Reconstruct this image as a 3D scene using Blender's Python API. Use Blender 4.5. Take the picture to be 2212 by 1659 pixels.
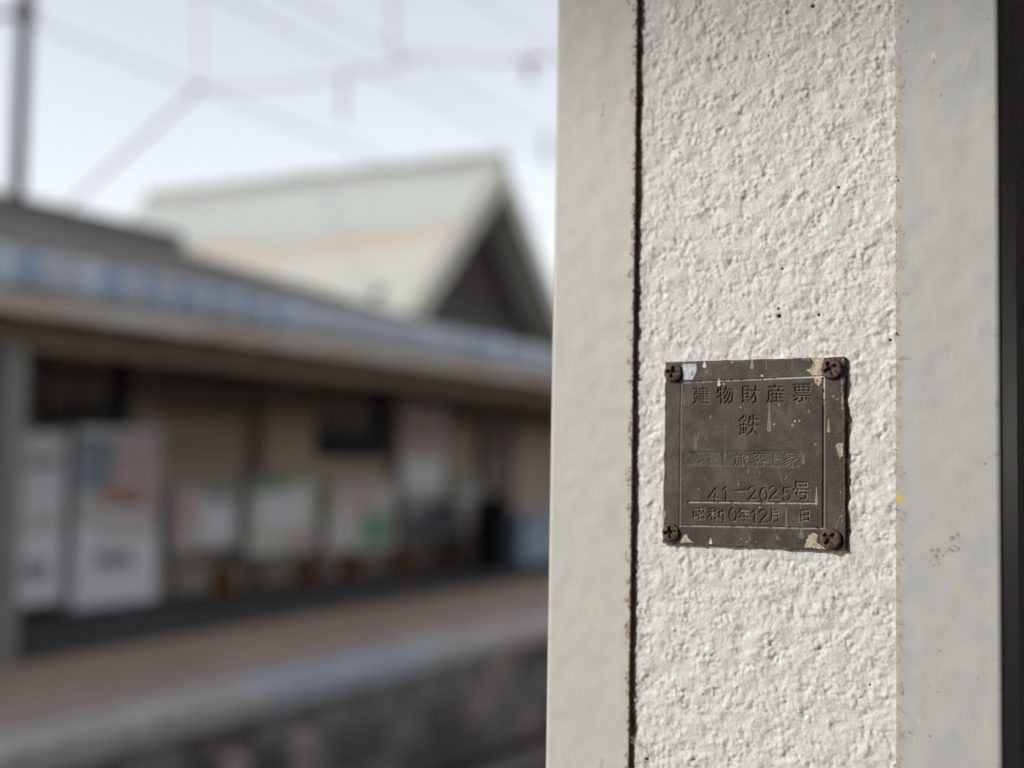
import bpy, math, random
import numpy as np
from mathutils import Vector, Matrix

# ------------------------------------------------------------------ scene, camera, sky, sun, exposure
for _o in list(bpy.data.objects):
    bpy.data.objects.remove(_o)
SC = bpy.context.scene
COL = SC.collection
rad = math.radians

FPX, HEAD, PITCH, ROLL = 2700.0, rad(28.2), rad(3.45), rad(1.0)   # measured on a 2212 x 1659 view of the photograph
CAM = np.array([0.0, 0.0, 1.5])
_fw = np.array([math.cos(HEAD) * math.cos(PITCH), math.sin(HEAD) * math.cos(PITCH), math.sin(PITCH)])
_r0 = np.array([math.sin(HEAD), -math.cos(HEAD), 0.0])
_u0 = np.cross(_r0, _fw)
_rt = math.cos(ROLL) * _r0 + math.sin(ROLL) * _u0
_up = math.cos(ROLL) * _u0 - math.sin(ROLL) * _r0
cam_data = bpy.data.cameras.new('camera')
cam_data.lens = 36.0 * FPX / 2212.0
cam_data.sensor_width = 36.0
cam_data.clip_start = 0.02
cam_data.clip_end = 3000.0
cam_data.dof.use_dof = True
cam_data.dof.focus_distance = 0.488
cam_data.dof.aperture_fstop = 4.0
cam_data.dof.aperture_blades = 0
cam = bpy.data.objects.new('camera', cam_data)
COL.objects.link(cam)
cam.matrix_world = Matrix(((_rt[0], _up[0], -_fw[0], CAM[0]), (_rt[1], _up[1], -_fw[1], CAM[1]),
                           (_rt[2], _up[2], -_fw[2], CAM[2]), (0, 0, 0, 1)))
SC.camera = cam

SUN = Vector((-1.0, 0.85, 0.75)).normalized()          # towards the sun
SUN_EL = math.asin(SUN.z)
SUN_ROT = math.atan2(SUN.x, SUN.y)
world = bpy.data.worlds.new('World')
SC.world = world
world.use_nodes = True
wn = world.node_tree.nodes
wl = world.node_tree.links
wn.clear()
sky = wn.new('ShaderNodeTexSky')
sky.sky_type = 'NISHITA'
sky.sun_disc = False
sky.sun_elevation = SUN_EL
sky.sun_rotation = SUN_ROT
sky.air_density = 1.3
sky.dust_density = 0.3
sky.ozone_density = 1.0
hsv = wn.new('ShaderNodeHueSaturation')
hsv.inputs['Saturation'].default_value = 0.27
hsv.inputs['Hue'].default_value = 0.52
bg = wn.new('ShaderNodeBackground')
bg.inputs['Strength'].default_value = 0.15
wo = wn.new('ShaderNodeOutputWorld')
wl.new(sky.outputs[0], hsv.inputs['Color'])
wl.new(hsv.outputs[0], bg.inputs['Color'])
wl.new(bg.outputs[0], wo.inputs['Surface'])

sun_data = bpy.data.lights.new('sun', 'SUN')
sun_data.energy = 2.45
sun_data.angle = rad(3.0)
sun_data.color = (1.0, 0.96, 0.91)
sun = bpy.data.objects.new('sun', sun_data)
COL.objects.link(sun)
sun.rotation_euler = SUN.to_track_quat('Z', 'Y').to_euler()
sun.location = (-20, 17, 15)

SC.view_settings.view_transform = 'Standard'
SC.view_settings.look = 'None'
SC.view_settings.gamma = 1.0
SC.view_settings.exposure = 0.45
SC.view_settings.use_curve_mapping = False
SC.render.engine = 'CYCLES'
SC.cycles.use_denoising = True
SC.cycles.max_bounces = 6
SC.cycles.diffuse_bounces = 4
SC.cycles.glossy_bounces = 3

# ------------------------------------------------------------------ photo pixel -> place
def ray(px, py):
    return _fw + _rt * (px - 1106.0) / FPX - _up * (py - 829.5) / FPX
def at_y(px, py, Y):
    d = ray(px, py)
    return CAM + d * (Y / d[1])
def at_x(px, py, X):
    d = ray(px, py)
    return CAM + d * (X / d[0])

# ------------------------------------------------------------------ helpers
def tag(o, label=None, cat=None, group=None, kind=None):
    if label: o['label'] = label
    if cat: o['category'] = cat
    if group: o['group'] = group
    if kind: o['kind'] = kind
    return o
def link(name, me, mat=None, parent=None, smooth=False):
    o = bpy.data.objects.new(name, me)
    COL.objects.link(o)
    if mat is not None and not me.materials:
        me.materials.append(mat)
    if smooth:
        me.polygons.foreach_set('use_smooth', [True] * len(me.polygons))
    if parent is not None:
        o.parent = parent
    return o
def empty(name, loc=(0, 0, 0), rz=0):
    o = bpy.data.objects.new(name, None)
    COL.objects.link(o)
    o.location = loc
    o.rotation_euler = (0, 0, rz)
    o.empty_display_size = 0.1
    return o
class MB:
    def __init__(s):
        s.v = []; s.f = []
    def add(s, vs, fs):
        b = len(s.v)
        s.v += [tuple(map(float, p)) for p in vs]
        s.f += [tuple(i + b for i in f) for f in fs]
        return s
    def box(s, x0, x1, y0, y1, z0, z1):
        x0, x1 = sorted((x0, x1)); y0, y1 = sorted((y0, y1)); z0, z1 = sorted((z0, z1))
        return s.add([(x0, y0, z0), (x1, y0, z0), (x1, y1, z0), (x0, y1, z0), (x0, y0, z1), (x1, y0, z1), (x1, y1, z1), (x0, y1, z1)],
                     [(3, 2, 1, 0), (4, 5, 6, 7), (0, 1, 5, 4), (1, 2, 6, 5), (2, 3, 7, 6), (3, 0, 4, 7)])
    def cbox(s, x0, x1, y0, y1, z0, z1, c):
        # box with chamfered edges (all twelve)
        xs, ys, zs = (x0, x1), (y0, y1), (z0, z1)
        vs = []; idx = {}
        for i in (0, 1):
            for j in (0, 1):
                for k in (0, 1):
                    sx, sy, sz = (1 - 2 * i) * c, (1 - 2 * j) * c, (1 - 2 * k) * c
                    idx[i, j, k, 0] = len(vs); vs.append((xs[i], ys[j] + sy, zs[k] + sz))
                    idx[i, j, k, 1] = len(vs); vs.append((xs[i] + sx, ys[j], zs[k] + sz))
                    idx[i, j, k, 2] = len(vs); vs.append((xs[i] + sx, ys[j] + sy, zs[k]))
        import itertools
        fs = []
        for a in range(3):
            for e in (0, 1):
                o = [b for b in range(3) if b != a]
                q = []
                for p, r in ((0, 0), (1, 0), (1, 1), (0, 1)):
                    t = [0, 0, 0]; t[a] = e; t[o[0]] = p; t[o[1]] = r
                    q.append(idx[t[0], t[1], t[2], a])
                fs.append(tuple(q))
        for a, b2 in ((0, 1), (0, 2), (1, 2)):
            r = 3 - a - b2
            for e in (0, 1):
                for g in (0, 1):
                    t0 = [0, 0, 0]; t0[a] = e; t0[b2] = g; t0[r] = 0
                    t1 = list(t0); t1[r] = 1
                    fs.append((idx[(*t0, a)], idx[(*t0, b2)], idx[(*t1, b2)], idx[(*t1, a)]))
        for i in (0, 1):
            for j in (0, 1):
                for k in (0, 1):
                    fs.append((idx[i, j, k, 0], idx[i, j, k, 1], idx[i, j, k, 2]))
        return s.add(vs, fs)
    def tube(s, pts, r, n=8, r1=None):
        pts = [Vector(p) for p in pts]
        rings = []
        for i, p in enumerate(pts):
            d = (pts[min(i + 1, len(pts) - 1)] - pts[max(i - 1, 0)]).normalized()
            a = d.orthogonal().normalized() if i == 0 else (rings_a - d * rings_a.dot(d)).normalized()
            rings_a = a
            b = d.cross(a)
            rr = r if r1 is None else r + (r1 - r) * i / (len(pts) - 1)
            rings.append([p + (a * math.cos(t) + b * math.sin(t)) * rr for t in [2 * math.pi * k / n for k in range(n)]])
        vs = [q for g in rings for q in g]
        fs = []
        for i in range(len(rings) - 1):
            for k in range(n):
                fs.append((i * n + k, i * n + (k + 1) % n, (i + 1) * n + (k + 1) % n, (i + 1) * n + k))
        fs.append(tuple(reversed(range(n))))
        fs.append(tuple((len(rings) - 1) * n + k for k in range(n)))
        return s.add(vs, fs)
    def prism(s, poly, axis, a0, a1):
        # poly: 2-D points in the two other axes, extruded along axis
        n = len(poly)
        def P(p, a):
            q = list(p); q.insert(axis, a); return tuple(q)
        vs = [P(p, a0) for p in poly] + [P(p, a1) for p in poly]
        fs = [tuple(range(n)), tuple(reversed(range(n, 2 * n)))]
        fs += [(i, i + n, (i + 1) % n + n, (i + 1) % n) for i in range(n)]
        return s.add(vs, fs)
    def lathe(s, prof, n=20, c=(0, 0, 0)):
        vs = []
        for r, z in prof:
            for k in range(n):
                t = 2 * math.pi * k / n
                vs.append((c[0] + r * math.cos(t), c[1] + r * math.sin(t), c[2] + z))
        fs = []
        for i in range(len(prof) - 1):
            for k in range(n):
                fs.append((i * n + k, i * n + (k + 1) % n, (i + 1) * n + (k + 1) % n, (i + 1) * n + k))
        fs.append(tuple(reversed(range(n))))
        fs.append(tuple((len(prof) - 1) * n + k for k in range(n)))
        return s.add(vs, fs)
    def mesh(s, name):
        me = bpy.data.meshes.new(name)
        me.from_pydata(s.v, [], s.f)
        import bmesh
        b = bmesh.new(); b.from_mesh(me)
        bmesh.ops.recalc_face_normals(b, faces=b.faces)
        b.to_mesh(me); b.free()
        return me
    def build(s, name, mat=None, parent=None, smooth=False):
        return link(name, s.mesh(name), mat, parent, smooth)
def grid_mesh(name, P, colour=None, flip=False):
    R_, C_ = P.shape[:2]
    me = bpy.data.meshes.new(name)
    me.vertices.add(R_ * C_)
    me.vertices.foreach_set('co', np.ascontiguousarray(P, dtype=np.float32).ravel())
    i = np.arange(R_ * C_).reshape(R_, C_)
    q = np.stack([i[:-1, :-1], i[:-1, 1:], i[1:, 1:], i[1:, :-1]], -1).reshape(-1, 4)
    if flip:
        q = q[:, ::-1]
    nf = len(q)
    me.loops.add(nf * 4)
    me.loops.foreach_set('vertex_index', np.ascontiguousarray(q, dtype=np.int32).ravel())
    me.polygons.add(nf)
    me.polygons.foreach_set('loop_start', np.arange(0, nf * 4, 4, dtype=np.int32))
    me.polygons.foreach_set('use_smooth', np.ones(nf, dtype=bool))
    me.update(calc_edges=True)
    if colour is not None:
        at = me.color_attributes.new('paint', 'FLOAT_COLOR', 'POINT')
        c4 = np.ones((R_ * C_, 4), dtype=np.float32)
        c4[:, :3] = colour.reshape(-1, 3)
        at.data.foreach_set('color', c4.ravel())
    return me
def band(shape, dx, lam, seed, width=0.55, aniso=None):
    # random relief whose bumps are about lam apart, unit deviation
    g = np.random.default_rng(seed)
    n = g.standard_normal(shape)
    fy = np.fft.fftfreq(shape[0], dx)[:, None]
    fx = np.fft.rfftfreq(shape[1], dx)[None, :]
    if aniso:
        t, k = aniso
        a = fx * math.cos(t) + fy * math.sin(t); b = -fx * math.sin(t) + fy * math.cos(t)
        f = np.sqrt(a * a + (b * k) ** 2)
    else:
        f = np.sqrt(fx * fx + fy * fy)
    f = np.maximum(f, 1e-9)
    w = np.exp(-(np.log(f * lam) / width) ** 2 / 2)
    o = np.fft.irfft2(np.fft.rfft2(n) * w, s=shape)
    return o / o.std()
def sst(x, a, b):
    t = np.clip((x - a) / (b - a), 0, 1)
    return t * t * (3 - 2 * t)
def srgb(r, g, b):
    f = lambda c: (c / 255 / 12.92) if c <= 10 else ((c / 255 + 0.055) / 1.055) ** 2.4
    return np.array([f(r), f(g), f(b)])
def blur(a, k):
    for ax in (0, 1):
        s_ = np.zeros_like(a)
        ws = 0
        for d in range(-k, k + 1):
            w = math.exp(-(d / (k * 0.6 + 1e-6)) ** 2 / 2) if k else 1
            s_ += np.roll(a, d, ax) * w; ws += w
        a = s_ / ws
    return a

# ------------------------------------------------------------------ materials
def material(name, base, rough=0.8, var=0.15, scale=8.0, tint=None, bump=0.0, bscale=60.0, metallic=0.0, spec=0.35, stain=None, sscale=3.0, sthr=0.6):
    m = bpy.data.materials.new(name)
    m.use_nodes = True
    nt = m.node_tree; N = nt.nodes; L = nt.links
    p = N['Principled BSDF']
    p.inputs['Roughness'].default_value = rough
    p.inputs['Metallic'].default_value = metallic
    p.inputs['Specular IOR Level'].default_value = spec
    tc = N.new('ShaderNodeTexCoord')
    n1 = N.new('ShaderNodeTexNoise'); n1.inputs['Scale'].default_value = scale; n1.inputs['Detail'].default_value = 5.0
    L.new(tc.outputs['Object'], n1.inputs['Vector'])
    rp = N.new('ShaderNodeValToRGB')
    b = np.array(base)
    t = np.array(tint) if tint is not None else b * (1 + var)
    rp.color_ramp.elements[0].position = 0.3; rp.color_ramp.elements[1].position = 0.7
    rp.color_ramp.elements[0].color = (*(b * (1 - var)), 1)
    rp.color_ramp.elements[1].color = (*t, 1)
    L.new(n1.outputs['Fac'], rp.inputs['Fac'])
    out = rp.outputs['Color']
    if stain is not None:
        n3 = N.new('ShaderNodeTexNoise'); n3.inputs['Scale'].default_value = sscale; n3.inputs['Detail'].default_value = 6.0
        L.new(tc.outputs['Object'], n3.inputs['Vector'])
        mr = N.new('ShaderNodeMapRange'); mr.inputs['From Min'].default_value = sthr; mr.inputs['From Max'].default_value = sthr + 0.12
        L.new(n3.outputs['Fac'], mr.inputs['Value'])
        mx = N.new('ShaderNodeMix'); mx.data_type = 'RGBA'
        L.new(mr.outputs['Result'], mx.inputs['Factor'])
        L.new(out, mx.inputs['A']); mx.inputs['B'].default_value = (*stain, 1)
        out = mx.outputs['Result']
    L.new(out, p.inputs['Base Color'])
    if bump > 0:
        n2 = N.new('ShaderNodeTexNoise'); n2.inputs['Scale'].default_value = bscale; n2.inputs['Detail'].default_value = 4.0
        L.new(tc.outputs['Object'], n2.inputs['Vector'])
        bp = N.new('ShaderNodeBump'); bp.inputs['Strength'].default_value = bump; bp.inputs['Distance'].default_value = 0.3 / bscale
        L.new(n2.outputs['Fac'], bp.inputs['Height']); L.new(bp.outputs['Normal'], p.inputs['Normal'])
    return m
def painted(name, rough, spec=0.3, var=0.06, scale=400.0, bump=0.2, bscale=1500.0, bdist=0.0001, metallic=0.0):
    # colour comes from the marks worked out with the surface, broken up by fine grain
    m = bpy.data.materials.new(name)
    m.use_nodes = True
    nt = m.node_tree; N = nt.nodes; L = nt.links
    p = N['Principled BSDF']
    p.inputs['Roughness'].default_value = rough
    p.inputs['Specular IOR Level'].default_value = spec
    p.inputs['Metallic'].default_value = metallic
    ca = N.new('ShaderNodeVertexColor'); ca.layer_name = 'paint'
    tc = N.new('ShaderNodeTexCoord')
    n1 = N.new('ShaderNodeTexNoise'); n1.inputs['Scale'].default_value = scale; n1.inputs['Detail'].default_value = 5.0
    L.new(tc.outputs['Object'], n1.inputs['Vector'])
    mr = N.new('ShaderNodeMapRange'); mr.inputs['To Min'].default_value = 1 - var * 2; mr.inputs['To Max'].default_value = 1 + var * 2
    L.new(n1.outputs['Fac'], mr.inputs['Value'])
    mu = N.new('ShaderNodeVectorMath'); mu.operation = 'SCALE'
    L.new(ca.outputs['Color'], mu.inputs[0]); L.new(mr.outputs['Result'], mu.inputs['Scale'])
    L.new(mu.outputs['Vector'], p.inputs['Base Color'])
    if bump:
        n2 = N.new('ShaderNodeTexNoise'); n2.inputs['Scale'].default_value = bscale; n2.inputs['Detail'].default_value = 5.0
        n2.inputs['Roughness'].default_value = 0.6
        L.new(tc.outputs['Object'], n2.inputs['Vector'])
        bp = N.new('ShaderNodeBump'); bp.inputs['Strength'].default_value = bump; bp.inputs['Distance'].default_value = bdist
        L.new(n2.outputs['Fac'], bp.inputs['Height']); L.new(bp.outputs['Normal'], p.inputs['Normal'])
    return m

M = {}
M['asphalt'] = material('asphalt', (0.085, 0.084, 0.088), 0.9, 0.2, 3.0, bump=0.4, bscale=120)
M['ground'] = material('ground', (0.11, 0.10, 0.085), 0.95, 0.25, 0.6, bump=0.4, bscale=15)
M['ballast'] = material('ballast', (0.24, 0.21, 0.18), 0.95, 0.45, 14.0, bump=0.8, bscale=30)
M['paver_brown'] = material('paver_brown', (0.46, 0.345, 0.26), 0.85, 0.18, 1.2, bump=0.2, bscale=60)
M['paver_pink'] = material('paver_pink', (0.46, 0.36, 0.325), 0.85, 0.18, 1.6, bump=0.2, bscale=60)
M['coping_a'] = material('coping_a', (0.53, 0.515, 0.485), 0.85, 0.2, 4.0, bump=0.3, bscale=50)
M['coping_b'] = material('coping_b', (0.48, 0.51, 0.575), 0.8, 0.2, 4.0, bump=0.3, bscale=50)
M['coping_c'] = material('coping_c', (0.56, 0.50, 0.46), 0.85, 0.2, 4.0, bump=0.3, bscale=50)
M['block_a'] = material('block_a', (0.33, 0.305, 0.285), 0.9, 0.3, 5.0, bump=0.6, bscale=25)
M['block_b'] = material('block_b', (0.44, 0.385, 0.34), 0.9, 0.3, 5.0, bump=0.6, bscale=25)
M['block_c'] = material('block_c', (0.21, 0.185, 0.17), 0.9, 0.3, 5.0, bump=0.6, bscale=25)
M['concrete'] = material('concrete', (0.3, 0.295, 0.28), 0.9, 0.15, 4.0, bump=0.3, bscale=40)
M['rail'] = material('rail', (0.16, 0.09, 0.06), 0.6, 0.3, 10.0, metallic=0.6)
M['sleeper'] = material('sleeper', (0.13, 0.10, 0.08), 0.9, 0.3, 8.0, bump=0.4, bscale=40)
M['tile_grey'] = material('tile_grey', (0.088, 0.083, 0.08), 0.8, 0.18, 2.0, spec=0.15)
M['tile_blue'] = material('tile_blue', (0.24, 0.33, 0.46), 0.45, 0.2, 6.0, tint=(0.29, 0.39, 0.54), spec=0.5)
M['tile_blue_grey'] = material('tile_blue_grey', (0.40, 0.42, 0.47), 0.45, 0.2, 6.0, spec=0.5)
M['tile_blue_pale'] = material('tile_blue_pale', (0.47, 0.53, 0.61), 0.45, 0.15, 6.0, spec=0.5)
M['ridge'] = material('ridge', (0.13, 0.115, 0.10), 0.75, 0.25, 4.0)
M['fascia'] = material('fascia', (0.80, 0.64, 0.53), 0.75, 0.28, 1.1, tint=(0.66, 0.63, 0.58))
M['soffit'] = material('soffit', (0.62, 0.51, 0.39), 0.85, 0.2, 3.0)
M['beam_brown'] = material('beam_brown', (0.27, 0.21, 0.145), 0.85, 0.15, 3.0)
M['timber'] = material('timber', (0.06, 0.05, 0.042), 0.8, 0.25, 8.0)
M['timber_mid'] = material('timber_mid', (0.20, 0.155, 0.135), 0.8, 0.25, 6.0)
M['wall_olive'] = material('wall_olive', (0.44, 0.37, 0.27), 0.9, 0.1, 3.0)
M['wall_low'] = material('wall_low', (0.45, 0.38, 0.33), 0.9, 0.12, 3.0)
M['gable_metal'] = material('gable_metal', (0.50, 0.52, 0.47), 0.55, 0.07, 1.5, spec=0.4)
M['gable_dark'] = material('gable_dark', (0.11, 0.09, 0.09), 0.85, 0.2, 6.0)
M['barge'] = material('barge', (0.58, 0.55, 0.48), 0.7, 0.12, 4.0)
M['verge'] = material('verge', (0.74, 0.71, 0.64), 0.7, 0.1, 4.0)
M['glass'] = material('glass', (0.07, 0.063, 0.06), 0.35, 0.1, 2.0, spec=0.25)
M['post_grey'] = material('post_grey', (0.23, 0.235, 0.215), 0.7, 0.12, 5.0)
M['black'] = material('black', (0.012, 0.012, 0.013), 0.85, 0.2, 8.0, spec=0.1)
M['sign_dark'] = material('sign_dark', (0.014, 0.014, 0.016), 0.85, 0.2, 8.0, spec=0.1)
M['paper'] = material('paper', (0.80, 0.80, 0.85), 0.7, 0.06, 5.0)
M['paper_warm'] = material('paper_warm', (0.62, 0.58, 0.56), 0.7, 0.1, 5.0)
M['print_blue'] = material('print_blue', (0.27, 0.32, 0.38), 0.6, 0.25, 7.0)
M['print_orange'] = material('print_orange', (0.45, 0.23, 0.13), 0.6, 0.3, 7.0, tint=(0.6, 0.42, 0.36))
M['print_green'] = material('print_green', (0.19, 0.34, 0.22), 0.6, 0.25, 7.0)
M['print_pale'] = material('print_pale', (0.58, 0.62, 0.50), 0.6, 0.15, 7.0)
M['print_pink'] = material('print_pink', (0.58, 0.40, 0.40), 0.6, 0.15, 7.0)
M['print_yellow'] = material('print_yellow', (0.40, 0.28, 0.09), 0.6, 0.2, 7.0)
M['print_grey'] = material('print_grey', (0.30, 0.31, 0.33), 0.6, 0.15, 12.0)
M['terracotta'] = material('terracotta', (0.33, 0.135, 0.05), 0.85, 0.25, 12.0)
M['soil'] = material('soil', (0.04, 0.03, 0.022), 0.95, 0.3, 40.0)
M['leaf'] = material('leaf', (0.075, 0.085, 0.04), 0.7, 0.35, 20.0)
M['blue_plastic'] = material('blue_plastic', (0.25, 0.33, 0.43), 0.5, 0.1, 6.0)
M['navy'] = material('navy', (0.075, 0.08, 0.105), 0.7, 0.2, 8.0)
M['mast'] = material('mast', (0.014, 0.013, 0.011), 0.9, 0.2, 5.0, spec=0.1)
M['mast_brown'] = material('mast_brown', (0.06, 0.036, 0.024), 0.6, 0.2, 8.0)
M['wire'] = material('wire', (0.17, 0.15, 0.14), 0.5, 0.1, 8.0)
M['insulator'] = material('insulator', (0.42, 0.20, 0.12), 0.4, 0.1, 8.0)
M['canopy'] = material('canopy', (0.16, 0.145, 0.125), 0.85, 0.15, 4.0)
M['stucco'] = painted('stucco', 0.92, 0.15, 0.05, 260.0, 0.7, 1100.0, 0.00028)
M['trim_paint'] = painted('trim_paint', 0.55, 0.35, 0.025, 220.0, 0.12, 900.0, 0.00006)
M['plate'] = painted('plate', 0.54, 0.36, 0.10, 900.0, 0.22, 2600.0, 0.00006)
M['screw'] = material('screw', (0.075, 0.038, 0.024), 0.75, 0.4, 700.0, tint=(0.15, 0.105, 0.08), bump=0.5, bscale=2200, spec=0.4)
M['flake'] = material('flake', (0.16, 0.105, 0.055), 0.95, 0.4, 500.0, tint=(0.30, 0.23, 0.15))
M['web'] = material('web', (0.45, 0.40, 0.33), 0.9, 0.2, 300.0)

# ================================================================== THE SETTING
GZ = -1.05                       # track bed level; both platforms are at z = 0
tag(MB().box(-400, 600, -400, 600, GZ - 0.5, GZ - 0.10).build('ground', M['ground']), kind='structure')
# our platform
tag(MB().box(-12, 40, -4.5, 2.15, GZ - 0.09, 0.0).build('platform_near', M['asphalt']), kind='structure')
# ballast bed between the platforms
bx = np.linspace(0, 40, 401); by = np.linspace(2.16, 5.35, 33)
BX, BY = np.meshgrid(bx, by)
bh = band(BX.shape, 0.1, 0.25, 5) * 0.018
BZ = GZ + bh - 0.05
tag(link('track_ballast', grid_mesh('track_ballast', np.stack([BX, BY, BZ], -1)), M['ballast']),
    'brown grey crushed stone ballast between the platforms', 'ballast', kind='stuff')
for yr in (3.70 - 0.555, 3.70 + 0.555):
    prof = [(-0.065, 0), (0.065, 0), (0.065, 0.012), (0.01, 0.03), (0.01, 0.105), (0.034, 0.115), (0.034, 0.145), (-0.034, 0.145), (-0.034, 0.115), (-0.01, 0.105), (-0.01, 0.03), (-0.065, 0.012)]
    o = MB().prism([(yr + a, GZ + 0.06 + b) for a, b in prof], 0, 0.0, 40.0).build('rail', M['rail'])
    tag(o, 'rusty brown steel rail on the ' + ('side of the station building' if yr > 3.7 else 'side of the white pillar'), 'rail', 'rails of the track')
sl = MB().cbox(-0.11, 0.11, -1.0, 1.0, -0.08, 0.06, 0.012).mesh('sleeper')
for i in range(40):
    o = link('sleeper', sl, M['sleeper'])
    o.location = (0.6 + i * 0.66, 3.7, GZ)
    tag(o, 'weathered wooden sleeper under the rails', 'sleeper', 'sleepers of the track')

# opposite platform: asphalt, brown and pinkish paving bands, coping slabs, block face
pf = MB().box(-4, 60, 5.62, 40, GZ - 0.09, -0.012).build('platform_far', M['asphalt'])
tag(pf, kind='structure')
MB().box(-4, 60, 7.25, 39.9, -0.011, 0.0).build('asphalt_surface', M['asphalt'], pf)
MB().box(-4, 60, 6.05, 7.24, -0.011, 0.006).build('brown_paving', M['paver_brown'], pf)
MB().box(-4, 60, 5.63, 6.04, -0.011, 0.004).build('pink_paving', M['paver_pink'], pf)
rng = random.Random(3)
cop = [MB().cbox(0.006, 0.994, 5.18, 5.60, -0.16, 0.0, 0.012).mesh('coping_slab') for _ in range(3)]
for k, mm in enumerate(('coping_a', 'coping_b', 'coping_c')):
    cop[k].materials.append(M[mm])
seqc = [0, 0, 0, 0, 1, 1, 0, 2, 0, 0, 1, 0, 0, 2, 0, 0]
for i in range(36):
    X = 0.5 + i
    k = seqc[(i - 2) % len(seqc)]
    o = link('coping_slab', cop[k], None, pf)
    o.location = (X, rng.uniform(-0.006, 0.006), rng.uniform(-0.006, 0.004))
bl = {}
for k in 'abc':
    bl[k] = MB().cbox(0.008, 0.592, 5.26, 5.60, 0.006, 0.284, 0.02).mesh('wall_block')
    bl[k].materials.append(M['block_' + k])
for r in range(3):
    for i in range(52):
        X = 1.0 + i * 0.6 + (0.3 if r % 2 else 0)
        o = link('wall_block', bl[rng.choice('aaabcc')], None, pf)
        o.location = (X, rng.uniform(-0.012, 0.012), -0.165 - 0.29 * (r + 1))
# concrete marker stubs that stand against the platform face
for (px, py) in ((499, 1640), (647, 1588)):
    p = at_y(px, py, 5.12)
    o = MB().cbox(-0.07, 0.07, -0.06, 0.06, 0, 1.0, 0.012).build('marker_post', M['block_b'])
    o.location = (p[0], 5.09, GZ - 0.06)
    o.scale = (1, 1, p[2] + 0.08 - GZ)
    tag(o, 'short pale concrete post against the platform face, the one ' + ('nearer the grey canopy post' if px < 550 else 'nearer the white pillar'), 'post', 'posts against the platform face')
o = MB().cbox(8, 40, 4.62, 4.86, GZ - 0.06, GZ + 0.10, 0.02).build('cable_trough', M['block_c'])
tag(o, 'dark concrete cable trough along the foot of the platform', 'cable trough')

# ================================================================== STATION BUILDING across the track
EY, EZ, SL = 6.8, 2.80, 0.27                 # eave line and slope of the main roof
RY = 13.7; RZ = EZ + SL * (RY - EY)
X0, X1 = -2.0, 40.0
bld = empty('station_building', (0, 9.5, 0))
tag(bld, 'old single-storey station building with grey tiled roof, pale front gable and deep eaves', 'building')
def bpart(mb, name, mat, parent=bld, smooth=False):
    mb.v = [(x, y - 9.5, z) for x, y, z in mb.v]
    return mb.build(name, mat, parent, smooth)
# main roof: rounded tile columns running up the slope
pitch = 0.188
nx = int((X1 - X0) / pitch * 6)
xs = np.linspace(X0, X1, nx + 1)
ys = np.linspace(EY, RY, 24)
GX, GY = np.meshgrid(xs, ys)
st = ((GY - EY) / 0.29) % 1.0
GZ_ = EZ + SL * (GY - EY) + 0.028 * np.abs(np.sin(np.pi * GX / pitch)) - 0.012 * st
roof = link('roof', grid_mesh('roof', np.stack([GX, GY - 9.5, GZ_], -1)), M['tile_grey'], bld)
o = bpart(MB().prism([(EY + 0.05, EZ - 0.03), (RY, RZ - 0.03), (20.6, EZ - 0.03), (20.6, EZ - 0.10), (RY, RZ - 0.10), (EY + 0.05, EZ - 0.10)], 0, X0, X1), 'roof_deck', M['soffit'])
# rear slope
bpart(MB().add([(X0, RY, RZ + 0.02), (X1, RY, RZ + 0.02), (X1, 20.7, EZ), (X0, 20.7, EZ)], [(0, 1, 2, 3)]), 'rear_roof', M['tile_grey'])
# ridge cap with end ornaments
rc = MB()
rc.prism([(RY - 0.16, RZ - 0.02), (RY - 0.13, RZ + 0.16), (RY - 0.06, RZ + 0.24), (RY + 0.06, RZ + 0.24), (RY + 0.13, RZ + 0.16), (RY + 0.16, RZ - 0.02)], 0, X0, X1)
bpart(rc, 'ridge_cap', M['ridge'])
# glazed eave tiles, one by one, each a curved pan with a rounded roll and a hanging face
def eave_tile():
    m = MB(); n = 10; w = pitch
    top, bot = [], []
    for k in range(n + 1):
        t = k / n
        h = 0.045 * math.sin(math.pi * t) ** 0.7 if 0.0 < t < 1.0 else 0.0
        top.append((t * w, h + 0.035)); bot.append((t * w, -0.150 - h * 0.6))
    ring = top + bot[::-1]
    by_ = lambda x: -0.035 * math.sin(math.pi * x / w)
    vs = [(x, by_(x), z) for x, z in ring] + [(x, 0.03, z) for x, z in ring]
    N_ = len(ring)
    fs = []
    for k in range(n):
        fs.append((k, k + 1, N_ - 2 - k, N_ - 1 - k)); fs.append((N_ + N_ - 1 - k, N_ + N_ - 2 - k, N_ + k + 1, N_ + k))
    fs += [(i, i + N_, (i + 1) % N_ + N_, (i + 1) % N_) for i in range(N_)]
    m.add(vs, fs)
    # tile back running under the roof
    m.add([(x, 0.03, z) for x, z in top] + [(x, 0.09, z + 0.06 * SL - 0.012) for x, z in top],
          [(k, k + 1, n + 2 + k, n + 1 + k) for k in range(n)])
    return m.mesh('eave_tile')
ets = []
for mm in ('tile_blue', 'tile_blue_grey', 'tile_blue_pale'):
    ets.append(eave_tile()); ets[-1].materials.append(M[mm])
rng = random.Random(11)
for i in range(int((36 - 3) / pitch)):
    o = link('eave_tile', ets[(0, 2, 0, 1)[i % 4] if rng.random() < max(0.1, 0.85 - i * 0.012) else 1], None, roof)
    o.location = (3.0 + i * pitch, EY - 0.07 - 9.5 + rng.uniform(-0.006, 0.006), EZ - 0.045 + rng.uniform(-0.006, 0.006))
    o.rotation_euler = (rng.uniform(-0.06, 0.06), 0, rng.uniform(-0.03, 0.03))
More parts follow.
